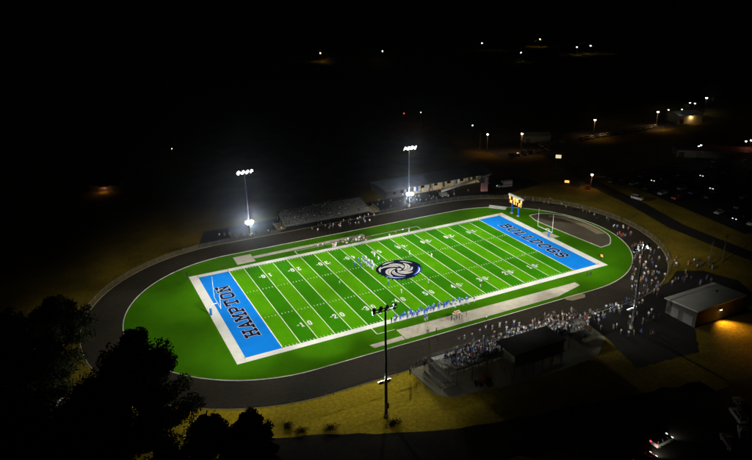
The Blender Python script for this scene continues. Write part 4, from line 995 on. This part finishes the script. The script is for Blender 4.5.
POSE = {
 'stand': make_pose('person_standing', 2, 0, (arm_dn, arm_dn), (((.06, .03, -1), (.03, -.03, -1)), ((.06, 0, -1), (.03, -.02, -1)))),
 'stand2': make_pose('person_arms_bent', 4, 0, (arm_bent, arm_dn), (((.1, .06, -1), (.05, -.1, -1)), ((.05, 0, -1), (.02, 0, -1)))),
 'hips': make_pose('person_hands_on_hips', 0, 0, (arm_hip, arm_hip), (((.14, .02, -1), (.06, 0, -1)), ((.14, 0, -1), (.06, 0, -1)))),
 'walk': make_pose('person_walking', 5, 0, (((.1, .4, -1), (0, .6, -1)), arm_back), (((.02, .45, -1), (0, .05, -1)), ((.02, -.3, -1), (0, -.5, -1)))),
 'cheer': make_pose('person_arms_raised', 0, 0, (arm_up, arm_up), (((.16, .02, -1), (.06, 0, -1)), ((.16, 0, -1), (.06, 0, -1)))),
 'phone': make_pose('person_holding_up_hands', 3, 0, (arm_phone, arm_phone), (((.06, 0, -1), (.03, 0, -1)), ((.08, .08, -1), (.04, -.1, -1)))),
 'sit': make_pose('person_seated', 10, 0, (arm_lap, arm_lap), (((.12, 1, -.05), (0, .12, -1)), ((.12, 1, -.05), (0, .05, -1)))),
 'sit2': make_pose('person_seated_leaning', 30, 0, (((.1, .7, -1), (-.35, .9, .2)), arm_lap), (((.22, 1, -.05), (0, -.05, -1)), ((.22, 1, -.05), (0, .15, -1))), head_pitch=-15),
 'sit3': make_pose('person_seated_clapping', 4, 0, (arm_phone, arm_phone), (((.08, 1, -.05), (0, .2, -1)), ((.16, 1, -.05), (0, 0, -1)))),
 'kneel': make_pose('person_kneeling', 12, 0, (arm_fwd, arm_fwd), (((.1, 1, -.1), (0, 0, -1)), ((.1, .1, -1), (0, -1, -.15)))),
 'p_line': make_pose('player_three_point', 68, 0, (arm_3pt, ((.2, .3, -1), (-.3, .8, .2))), (((.25, .75, -.9), (.05, -.8, -.9)), ((.3, .35, -1), (.05, -.9, -.9))), True, head_pitch=-40),
 'p_ready': make_pose('player_crouched', 38, 0, (((.3, .3, -1), (-.2, .8, -.2)),)*2, (((.25, .55, -1), (.05, -.45, -1)), ((.25, .4, -1), (.05, -.35, -1))), True, head_pitch=-25),
 'p_stand': make_pose('player_standing', 4, 0, (arm_dn, arm_bent), (((.12, .05, -1), (.05, -.05, -1)), ((.1, 0, -1), (.05, 0, -1))), True),
 'p_hips': make_pose('player_hands_on_hips', 2, 0, (arm_hip, arm_hip), (((.14, .03, -1), (.05, 0, -1)), ((.14, 0, -1), (.05, 0, -1))), True),
 'p_run': make_pose('player_running', 16, 0, (((.15, .7, -1), (-.1, 1, .5)), ((.2, -.8, -1), (0, .5, -1))), (((.02, .8, -1), (0, -.35, -1)), ((.02, -.35, -1), (0, -1, -.5))), True, head_pitch=-10),
}
SEATZ = {}
COLS = {'navy': (.012, .018, .07), 'white': (.72, .72, .71), 'grey': (.22, .22, .23), 'black': (.014, .014, .015), 'red': (.45, .03, .03), 'royal blue': (.02, .1, .55), 'light blue': (.15, .38, .75), 'maroon': (.14, .015, .025), 'tan': (.36, .28, .17), 'orange': (.75, .22, .03), 'green': (.03, .14, .05), 'pink': (.6, .18, .25)}
SKINS = [(.45, .26, .17), (.5, .31, .21), (.24, .12, .07), (.12, .06, .035), (.38, .22, .14)]
HAIRS = [(.02, .012, .008), (.06, .03, .012), (.1, .06, .025), (.25, .16, .07), (.012, .01, .01), (.3, .3, .3)]
TROU = {'dark': (.015, .017, .03), 'denim': (.04, .06, .13), 'tan': (.3, .24, .15), 'grey': (.1, .1, .1), 'white': (.7, .7, .69), 'blue': (.02, .1, .5)}
prnd = random.Random(5)
ppl_n = 0
def person(x, y, z, rz, pose, top, trou, label, group, head=None, scale=None, name='person'):
    global ppl_n
    ppl_n += 1
    o = inst(name, POSE[pose], None, (x, y, z), rz)
    s = scale or prnd.uniform(.93, 1.06); o.scale = (s, s, s)
    o['top_colour'] = COLS[top]; o['trouser_colour'] = TROU[trou]; o['skin_tone'] = prnd.choice(SKINS); o['head_colour'] = head or prnd.choice(HAIRS)
    tag(o, label, 'person', group); return o
CROWD = {}
def crowd(key, x, y, z, rz, pose, top, trou):
    CROWD.setdefault(key, []).append((x, y, z, rz, pose, top, trou))
ZT = .04   # turf height
HELM = (.7, .7, .7); HELM_B = (.02, .1, .5); HELM_D = (.02, .02, .03)
# --- play on the field (offence in blue near the left of the emblem)
def fp(px, py): g = un(px, py, ZT+.4); return g.x, g.y
line = [(361.5, 259.8), (363, 261), (364.6, 262.2), (366.3, 263.4), (368, 264.7), (369.6, 266), (371.3, 267.4)]
grp = 'players on the field in blue'
for i, (px, py) in enumerate(line):
    x, y = fp(px, py); person(x, y, ZT, R(-90+prnd.uniform(-8, 8)), 'p_line' if 0 < i < 6 else 'p_ready', 'royal blue', 'white', 'blue-shirted player crouched in the line of scrimmage beside the emblem', 'blue line of scrimmage', HELM)
for (px, py, ps, lab) in ((360.5, 265.5, 'p_ready', 'blue-shirted player crouched just behind the middle of the line'), (354.3, 265.5, 'p_stand', 'lone blue-shirted player standing well behind the line'), (357.6, 261, 'p_ready', 'blue-shirted back beside the far end of the line'), (388.2, 283.8, 'p_stand', 'blue-shirted receiver split wide below the emblem')):
    x, y = fp(px, py); person(x, y, ZT, R(-90+prnd.uniform(-10, 10)), ps, 'light blue' if 'receiver' in lab else 'royal blue', 'blue', lab, grp, HELM)
for i, (px, py) in enumerate([(366.5, 258.4), (369.4, 260.6), (372.5, 262.4), (374.2, 265.8), (373, 268.8)]):
    x, y = fp(px, py); person(x, y, ZT, R(90+prnd.uniform(-10, 10)), 'p_line' if i % 2 else 'p_ready', 'white', 'white', 'white-shirted defender crouched against the blue line', 'white defensive line', HELM_D)
for (px, py, lab) in ((374.8, 255.8, 'white-shirted linebacker above the blue line'), (379, 259, 'white-shirted linebacker on the edge of the emblem'), (409.6, 253.8, 'white-shirted safety beyond the emblem'), (431.7, 256.4, 'deep white-shirted safety farthest from the ball'), (401.5, 292.4, 'white-shirted cornerback nearest the near hash marks'), (428.4, 282.4, 'white-shirted defender right of the emblem')):
    x, y = fp(px, py); person(x, y, ZT, R(90+prnd.uniform(-15, 15)), 'p_ready' if 'line' in lab else 'p_stand', 'white', 'white', lab, 'white-shirted defenders', HELM_D)
for (px, py, lab) in ((330, 263.4, 'official in black standing behind the offence on the far side'), (339.5, 282.4, 'official in black standing behind the offence by the near hash'), (480.5, 285.8, 'official in black beside the near white border, right of the team'), (395, 246, 'official in black at the far sideline')):
    x, y = fp(px, py); person(x, y, ZT, R(-90+prnd.uniform(-20, 20)), 'hips', 'black', 'white', lab, 'game officials on the field', COLS['black'])
# --- near sideline team
def near_yd(x): return str(50-5*round(abs(x)/(5*YD)))
for i in range(42):
    t = (i+.5)/42; x = -16.5+t*23+prnd.uniform(-.35, .35); y = -25.0-abs(prnd.gauss(0, .75))
    if i % 3 == 0: y -= .8
    top = prnd.choices(['royal blue', 'white', 'light blue'], [.55, .25, .2])[0]
    ps = prnd.choice(['p_stand', 'p_hips', 'p_stand', 'p_ready']); tr_ = prnd.choice(['white', 'blue']); hl_ = prnd.choice([HELM, HELM_B, HELM])
    person(x, y, ZT, R(prnd.uniform(-35, 35)), ps, top, tr_, '%s-shirted player, %s trousers, %s helmet, %s, near border at %s yard line' % (top, tr_, 'blue' if hl_ is HELM_B else 'white', {'p_stand': 'standing', 'p_hips': 'hands on hips', 'p_ready': 'crouched'}[ps], near_yd(x)), 'home team along the near sideline', hl_)
for (px, py) in ((391.5, 322), (396, 320.6)):
    x, y = fp(px, py); person(x, y, ZT, R(prnd.uniform(-20, 20)), 'stand2', 'black', 'dark', 'coach in black on the near white border apart from the team', 'coaches in black')
for (px, py, top) in ((425, 319.5, 'royal blue'), (427, 318.5, 'royal blue'), (463, 304.5, 'white'), (468, 303.2, 'white'), (474, 301, 'grey')):
    x, y = fp(px, py); person(x, y, ZT, R(prnd.uniform(-40, 40)), 'walk', top, 'white', '%s-shirted person walking beside the near team' % top, 'people walking beside the near team', HELM if top == 'royal blue' else None)
# bench group on the pad with the orange cooler
for (px, py, top, ps) in ((451.5, 319.6, 'black', 'stand2'), (454, 319, 'white', 'kneel'), (456.8, 318.2, 'grey', 'stand'), (459.5, 318, 'black', 'hips'), (462, 316.8, 'white', 'stand2'), (466.3, 315.2, 'grey', 'stand')):
    x, y = fp(px, py); person(x, y, .056, R(prnd.uniform(-60, 60)), ps, top, 'dark', '%s-shirted helper %s by the orange coolers on the pad' % (top, {'stand2': 'with bent arm', 'kneel': 'kneeling', 'stand': 'standing', 'hips': 'with hands on hips'}[ps]), 'helpers by the orange coolers')
for (px, py, top, ps) in ((427.8, 331.6, 'white', 'stand2'), (436.4, 330.6, 'tan', 'kneel'), (486.4, 319.4, 'white', 'stand')):
    x, y = fp(px, py); person(x, y, .056, R(prnd.uniform(-60, 60)), ps, top, 'dark', '%s-shirted person %s beside the pale pad, near the track kerb' % (top, 'kneeling' if ps == 'kneel' else 'standing'), 'people beside the pale pad')
for (px, py) in ((587.4, 275), (590.8, 274.4)):
    x, y = fp(px, py); person(x, y, ZT, R(100), 'kneel', 'black', 'dark', 'photographer in black crouched outside the white border by the BULLDOGS corner', 'photographers at the corner')
x, y = fp(183.2, 252.4); person(x, y, .014, R(200), 'stand', 'black', 'dark', 'lone person in black standing on the far left track', 'lone people on the track')
# drinks table with coolers
g = un(456.5, 315.4); tb = empty('folding_table', (g.x, g.y, .056), R(-2), 'white folding table on the pad behind the near team', 'table')
b = MB(); b.box((-1.2, -.4, .7), (1.2, .4, .75)); b.build('table_top', WHITEP, tb)
for x in (-1.0, 1.0):
    for y in (-.3, .3):
        b = MB(); b.cyl((x, y, 0), (x, y, .698), .025, .025, 6); b.build('leg', GALV, tb)
for dx in (-.6, .0, .6):
    p = empty('drinks_cooler', (g.x+dx, g.y, .808), 0, 'round orange drinks cooler on the white folding table', 'cooler', 'orange coolers')
    b = MB(); b.cyl((0, 0, 0), (0, 0, .5), .2, .22, 12); b.build('tank', ORANGE, p)
    b = MB(); b.cyl((0, 0, .502), (0, 0, .58), .23, .21, 12); b.build('lid', WHITEP, p)
# cheerleaders on the track
chl = [(458.8, 339.6), (464.4, 336.6), (471.8, 335), (472.8, 341), (479.8, 330.8), (483.4, 337.2), (485.7, 327.8), (492.4, 327), (494.4, 332.6), (499.8, 324.6), (506.4, 323), (506.8, 328.4), (514, 322.8), (519.4, 324), (512, 330)]
for i, (px, py) in enumerate(chl):
    g = un(px, py, .9); person(g.x, g.y, .014, R(180+prnd.uniform(-20, 20)), 'hips' if i % 3 else 'cheer', 'white', 'white' if i % 2 else 'blue', 'cheerleader in white top and %s trousers %s on the dark track' % ('white' if i % 2 else 'blue', 'with arms raised' if i % 3 == 0 else 'with hands on hips'), 'cheerleaders on the track', scale=prnd.uniform(.88, .96))
# --- far sideline team
for i in range(38):
    t = prnd.random(); x = (-11+t*13) if i < 27 else (-22+prnd.random()*42); y = 25.6+abs(prnd.gauss(0, 1.3))
    top = prnd.choices(['white', 'grey', 'black', 'orange', 'tan'], [.42, .2, .2, .12, .06])[0]; ps = prnd.choice(['p_stand', 'p_hips', 'p_ready'])
    tr_ = prnd.choice(['white', 'grey', 'dark'])
    person(x, y, ZT, R(180+prnd.uniform(-40, 40)), ps, top, tr_, '%s-shirted visitor, %s trousers, %s, far border at %s yard line' % (top, tr_, {'p_stand': 'standing', 'p_hips': 'with hands on hips', 'p_ready': 'crouched'}[ps], near_yd(x)), 'visiting team along the far sideline', HELM_D if top in ('white', 'grey') else None)
# --- near grandstand spectators
def trw(): return prnd.choice(['dark', 'denim', 'tan', 'grey'])
n_gs = 0
ORD = ['front', 'second', 'third', 'fourth', 'fifth', 'sixth', 'seventh', 'eighth', 'ninth', 'topmost']
for i in range(NR):
    x = GX0+.9
    while x < GX1-.6:
        dens = .92 if x < -4.5 else (.85 if i < 4 else (.0 if x < 9 else .85))
        if x < -14.5: dens *= .5
        if x >= 9 and i > 7: dens *= .5
        if abs(x+11) < .5 or abs(x-9.6) < .5: dens = 0
        if prnd.random() < dens:
            if x > -4.5: top = prnd.choices(['white', 'light blue', 'grey', 'navy', 'black'], [.42, .08, .22, .14, .14])[0]
            else: top = prnd.choices(['navy', 'white', 'grey', 'black', 'red', 'royal blue', 'light blue', 'maroon', 'pink', 'green'], [.16, .2, .14, .2, .06, .08, .07, .04, .03, .02])[0]
            ps = prnd.choice(['sit', 'sit2', 'sit3', 'sit', 'stand2'] if i < 8 else ['sit', 'sit2', 'stand'])
            rr = R(prnd.uniform(-25, 25)); zz = row_z(i)+.052
            yy = row_y(i)-.30 if ps.startswith('sit') else row_y(i)+.12
            if n_gs < 114:
                person(x, yy, zz, rr, ps, top, trw(), '%s-shirted spectator %s on the %s grandstand bench %s' % (top, {'sit': 'seated', 'sit2': 'leaning forward', 'sit3': 'raising both hands', 'stand': 'standing', 'stand2': 'standing'}[ps], ORD[i], 'beside the pale ramp' if x < -11 else ('left of the press box' if x < -5 else ('before the press box' if x < 9 else 'beside the plaza throng'))), 'spectators in the grandstand')
            else: crowd('near', x, yy, zz, rr, ps, top, trw())
            n_gs += 1
        x += prnd.uniform(.55, .8)
for k in range(48): crowd('near', prnd.uniform(-12, 19), -46.7+prnd.uniform(-.25, .25), .975, R(prnd.uniform(-60, 60)), prnd.choice(['stand', 'stand2', 'phone']), prnd.choices(['white', 'grey', 'black', 'light blue', 'tan'], [.45, .2, .15, .1, .1])[0], trw())
for k in range(48): crowd('plaza', prnd.uniform(17, 27), prnd.uniform(-54, -43.5), .016, R(prnd.uniform(0, 360)), prnd.choice(['stand', 'stand2', 'walk', 'phone']), prnd.choices(['white', 'grey', 'black', 'navy', 'light blue', 'tan', 'red'], [.24, .22, .24, .14, .05, .08, .03])[0], trw())
# people at the ramps and rail
for (px, py) in ((411.5, 369.5), (414, 366.5), (416.5, 364.6), (419.5, 362.5), (423, 361), (426, 359.4), (410, 371.6), (424.5, 364.6)):
    g = un(px, py, .9); person(g.x, g.y, .01, R(prnd.uniform(-90, 90)), prnd.choice(['stand', 'stand2', 'phone']), prnd.choice(['light blue', 'black', 'grey']), trw(), 'onlooker standing on the concrete where the dry grass meets the grandstand', 'onlookers at the grandstand corner')
# --- crowd along the fence and on the plaza at the right
n_pl = 0
def plaza_person(px, py, zone):
    global n_pl
    g = un(px+prnd.uniform(-1, 1), py+prnd.uniform(-1, 1), .9)
    top = prnd.choices(['white', 'grey', 'navy', 'black', 'light blue', 'royal blue', 'tan', 'red', 'pink'], [.26, .18, .14, .2, .05, .05, .07, .03, .02])[0]
    ps = prnd.choice(['stand', 'stand2', 'walk', 'hips', 'phone'])
    if n_pl < 62:
        person(g.x, g.y, .016, R(prnd.uniform(0, 360)), ps, top, trw(), '%s-shirted onlooker %s %s' % (top, {'stand': 'standing', 'stand2': 'standing with bent arm', 'walk': 'walking', 'hips': 'with hands on hips', 'phone': 'holding up both hands'}[ps], zone), 'onlookers '+zone)
    else: crowd('plaza', g.x, g.y, .016, R(prnd.uniform(0, 360)), ps, top, trw())
    n_pl += 1
for k in range(62): 
    t = prnd.random(); plaza_person(532+t*58, 322-t*6+prnd.uniform(-7, 14)*(1-t*.3), 'in the throng beside the grandstand')
for k in range(44):
    t = prnd.random(); plaza_person(583+t*72, 318-t*26+prnd.uniform(-3, 6), 'along the fence of the right track bend')
for k in range(52):
    t = prnd.random(); plaza_person(634+prnd.uniform(-3, 16)*(.5+t*.5), 240+t*55, 'on the track bend around the floodlight pole')
for k in range(26): plaza_person(653+prnd.uniform(-5, 8), 268+prnd.uniform(-20, 30), 'crossing the fence gap beside the plaza')
for k in range(30): plaza_person(prnd.uniform(664, 715), prnd.uniform(255, 283), 'on the plaza beyond the concession building')
for k in range(22): plaza_person(prnd.uniform(596, 660), prnd.uniform(305, 335), 'on the plaza in front of the concession building')
for (px, py, top) in [(612+prnd.uniform(-3, 20), 229+prnd.uniform(-4, 8), prnd.choice(['red', 'white', 'red', 'light blue'])) for k in range(18)]:
    g = un(px, py, .9); crowd('bend', g.x, g.y, .016, R(prnd.uniform(0, 360)), prnd.choice(['stand', 'walk', 'hips']), top, 'dark')
for k in range(22):
    t = prnd.random(); g = un(520+t*90, 199+t*t*24+prnd.uniform(-3, 2), .9); crowd('bend', g.x, g.y, .016, R(prnd.uniform(0, 360)), prnd.choice(['stand', 'walk', 'hips']), prnd.choice(['white', 'grey', 'tan', 'black']), 'dark')
# --- far bleachers and far track
for i in range(FN):
    x = FX0+.6
    while x < FX1-.6:
        dn = .2 if x < 4 else .11
        if prnd.random() < dn: crowd('far', -2+x, 50+frow_y(i)+.26, .006+frow_z(i)+.052, R(180+prnd.uniform(-25, 25)), prnd.choice(['sit', 'sit2', 'sit3', 'stand2']), prnd.choices(['black', 'white', 'grey', 'navy', 'tan'], [.35, .2, .2, .15, .1])[0], 'dark')
        x += .6
for k in range(34): crowd('far', prnd.uniform(-12, 14), prnd.uniform(40, 46), .016, R(prnd.uniform(0, 360)), prnd.choice(['stand', 'walk', 'stand2']), prnd.choice(['white', 'grey', 'tan', 'black', 'light blue']), 'dark')
for k in range(46): crowd('house', prnd.uniform(20, 74), prnd.uniform(49, 60), .012, R(prnd.uniform(0, 360)), prnd.choice(['stand', 'walk', 'stand2']), prnd.choice(['white', 'grey', 'tan', 'black', 'light blue']), 'dark')
for k in range(14): crowd('house', prnd.uniform(-42, -20), prnd.uniform(48, 55), .012, R(prnd.uniform(0, 360)), prnd.choice(['stand', 'walk']), prnd.choice(['white', 'grey', 'black']), 'dark')
# the remaining, smaller figures of each crowd are one object per place
CM = {}
def crowd_mats(top, trou):
    k = (top, trou)
    if k not in CM:
        CM[k] = [mat('crowd_skin', SKINS[1], .6), mat('crowd_top_'+top, COLS[top], .85), mat('crowd_trouser_'+trou, TROU[trou], .85), mat('crowd_hair', HAIRS[0], .6), P_MATS[4]]
    return CM[k]
NAMES = {'near': ('seated_crowd', 'rest of the seated crowd packed into the grandstand rows'), 'plaza': ('standing_crowd', 'mass of people standing around the plaza and right track bend'), 'bend': ('bend_crowd', 'small far figures strung along the far right track bend'), 'far': ('bleacher_crowd', 'thin dark crowd on and before the far bleachers'), 'house': ('field_house_crowd', 'small figures loitering before the field house')}
import numpy as np
POSE_NP = {}
def pose_np(k):
    if k not in POSE_NP:
        me = POSE[k]; co = np.empty(len(me.vertices)*3, np.float32); me.vertices.foreach_get('co', co)
        lt = np.empty(len(me.polygons), np.int32); me.polygons.foreach_get('loop_total', lt); vi = np.empty(len(me.loops), np.int32); me.loops.foreach_get('vertex_index', vi)
        mi = np.empty(len(me.polygons), np.int32); me.polygons.foreach_get('material_index', mi); POSE_NP[k] = (co.reshape(-1, 3), lt, vi, mi)
    return POSE_NP[k]
for key, lst in CROWD.items():
    cos, lts, vis, mis, off = [], [], [], [], 0; mats, midx = [], {}
    for (x, y, z, rz, pose, top, trou) in lst:
        co, lt, vi, mi = pose_np(pose); s = prnd.uniform(.93, 1.06); ca, sa = math.cos(rz)*s, math.sin(rz)*s
        cos.append(np.stack([co[:, 0]*ca-co[:, 1]*sa+x, co[:, 0]*sa+co[:, 1]*ca+y, co[:, 2]*s+z], 1)); lts.append(lt); vis.append(vi+off); off += len(co)
        idx = []
        for m in crowd_mats(top, trou):
            if m.name not in midx: midx[m.name] = len(mats); mats.append(m)
            idx.append(midx[m.name])
        mis.append(np.array(idx, np.int32)[mi])
    co = np.concatenate(cos); lt = np.concatenate(lts); vi = np.concatenate(vis); mi = np.concatenate(mis)
    me = bpy.data.meshes.new(NAMES[key][0]); me.vertices.add(len(co)); me.vertices.foreach_set('co', co.astype(np.float32).ravel()); me.loops.add(len(vi)); me.loops.foreach_set('vertex_index', vi)
    me.polygons.add(len(lt)); me.polygons.foreach_set('loop_start', np.concatenate([[0], np.cumsum(lt)[:-1]]).astype(np.int32)); me.polygons.foreach_set('loop_total', lt)
    for m in mats: me.materials.append(m)
    me.polygons.foreach_set('material_index', mi); me.update(calc_edges=True)
    o = bpy.data.objects.new(NAMES[key][0], me); col.objects.link(o); stuff(o); tag(o, NAMES[key][1], 'crowd')

# ------------------------------------------------------------------ trees
LEAFM = []
for k, (c, c2) in enumerate((((.024, .036, .01), (.014, .022, .006)), ((.03, .038, .011), (.017, .024, .008)))):
    LEAFM.append(mat('leaf_%d' % k, c, .8, c2=c2, scale=1.2, spec=.15))
BARK = mat('bark', (.045, .035, .025), .95, var=.3, scale=3)
def tree(name, x, y, h, rad, label, seed, nleaf=9000, group='dark trees in the foreground', low=.18, cone=.45):
    r = random.Random(seed)
    root = empty(name, (x, y, 0), r.uniform(0, 6), label, 'tree', group)
    b = MB(); b.cyl((0, 0, -.1), (.1, 0, h*.45), h*.028, h*.02, 10); b.cyl((.1, 0, h*.44), (.0, .1, h*.88), h*.02, h*.005, 8); clumps = []
    for k in range(44):
        z0 = h*(low+.03+.72*(k/44)); a = k*2.4+r.uniform(-.5, .5); t = (z0/h-low)/(1-low)
        prof = math.sin(math.pi*min(1, .22+.78*t)**.8)*(1-cone*t)+.12
        ln = rad*prof*r.uniform(.72, 1.12); e = Vector((math.cos(a)*ln, math.sin(a)*ln, z0+ln*r.uniform(.15, .5)))
        b.cyl((0.05, 0, z0), e, h*.009, .02, 5)
        for f_ in (.45, .75, 1.0):
            q = Vector((0, 0, z0)).lerp(e, f_); clumps.append((q, rad*r.uniform(.16, .3)))
    for k in range(6): clumps.append((Vector((r.gauss(0, rad*.12), r.gauss(0, rad*.12), h*r.uniform(.86, .97))), rad*r.uniform(.12, .2)))
    b.build('trunk', BARK, root, fix=False)
    V, F, M = [], [], []
    per = nleaf//len(clumps)
    for q, cr in clumps:
        mk = r.randrange(2)
        for _ in range(per):
            d = Vector((r.gauss(0, 1), r.gauss(0, 1), r.gauss(0, .8))).normalized()*cr*(r.random()**.45); c = q+d
            if c.z < h*.08: continue
            u1 = Vector((r.gauss(0, 1), r.gauss(0, 1), r.gauss(0, 1))).normalized(); v1 = u1.cross(Vector((r.gauss(0, 1), r.gauss(0, 1), r.gauss(0, 1)))).normalized(); s = r.uniform(.2, .42)
            i = len(V); V += [c-u1*s, c+v1*s*.45, c+u1*s, c-v1*s*.45]; F.append((i, i+1, i+2, i+3)); M.append(mk)
    me = bpy.data.meshes.new('crown'); me.from_pydata(V, [], F); me.materials.append(LEAFM[0]); me.materials.append(LEAFM[1]); me.polygons.foreach_set('material_index', M)
    inst('crown', me, root); return root
tree('broadleaf_tree', -80.3, -46.8, 26, 9.3, 'tallest dark leafy tree standing against the near track bend', 1, 64000, cone=.5, low=.03)
tree('broadleaf_tree', -71.2, -61.5, 14, 5.8, 'round dark tree below the dry grass, beside the tallest tree', 2, 24000, low=.1, cone=.3)
tree('broadleaf_tree', -64.3, -61.8, 13.2, 4.6, 'smaller round tree nearest the dry grass strip', 6, 18000, low=.1, cone=.3)
tree('broadleaf_tree', -93, 0, 14, 7, 'dark tree beside the left track bend, its crown over the verge', 3, 24000, low=.05)
tree('broadleaf_tree', -97.5, -23, 18, 8, 'dark tree behind the tallest tree, away from the track', 4, 26000, low=.05)
tree('broadleaf_tree', -90, -47, 17, 7.5, 'lower dark tree overlapping the tallest tree on its left', 5, 28000, low=.04)
tree('broadleaf_tree', -80, -66, 12, 6.5, 'low dark tree in front of the tallest tree, its foot hidden', 7, 22000, low=.05, cone=.3)
tree('broadleaf_tree', -103, -8, 16, 7.5, 'dark tree two crowns away from the left track bend', 8, 22000, low=.05)
tree('broadleaf_tree', -101, -42, 17, 7.5, 'dark tree at the outer edge of the foreground grove', 9, 24000, low=.05)
tree('broadleaf_tree', -89, -68, 13, 6.5, 'low dark tree in the corner of the grove, away from the dry grass', 10, 20000, low=.05, cone=.3)
sh_r = random.Random(4)
for k, (px, py) in enumerate(((288, 426), (301, 431), (331, 428), (394, 423))):
    g = un(px, py); root = empty('shrub', (g.x, g.y, 0), 0, 'low dark shrub at the lower edge of the dry grass', 'shrub', 'shrubs along the dry grass')
    V, F = [], []; b = MB()
    for q in range(5):
        a = q*1.26; b.cyl((0, 0, 0), (.5*math.cos(a), .5*math.sin(a), .7), .03, .01, 5)
    b.build('stem', BARK, root)
    for _ in range(420):
        c = Vector((sh_r.gauss(0, .55+.12*(k % 4)), sh_r.gauss(0, .5), abs(sh_r.gauss(.2, .18))+.04)); u1 = Vector((sh_r.gauss(0, 1), sh_r.gauss(0, 1), sh_r.gauss(0, 1))).normalized(); v1 = u1.cross(Vector((sh_r.gauss(0, 1), sh_r.gauss(0, 1), sh_r.gauss(0, 1)))).normalized(); s = sh_r.uniform(.08, .16)
        i = len(V); V += [c-u1*s, c+v1*s*.5, c+u1*s, c-v1*s*.5]; F.append((i, i+1, i+2, i+3))
    me = bpy.data.meshes.new('foliage'); me.from_pydata(V, [], F); me.materials.append(LEAFM[k % 2]); inst('foliage', me, root)

# ------------------------------------------------------------------ night haze
HZ = .00008
hz = MB(); hz.box((-3100, -3100, -1), (3100, 3100, 88)); ho = hz.build('haze', [], fix=True)
ho.data.materials.clear(); m = bpy.data.materials.new('haze'); m.use_nodes = True; nt = m.node_tree; nt.nodes.remove(nt.nodes['Principled BSDF'])
pv_ = nt.nodes.new('ShaderNodeVolumePrincipled'); pv_.inputs['Density'].default_value = HZ; pv_.inputs['Color'].default_value = (.85, .92, 1, 1); pv_.inputs['Anisotropy'].default_value = .97
nt.links.new(pv_.outputs[0], nt.nodes['Material Output'].inputs['Volume']); ho.data.materials.append(m); stuff(ho)
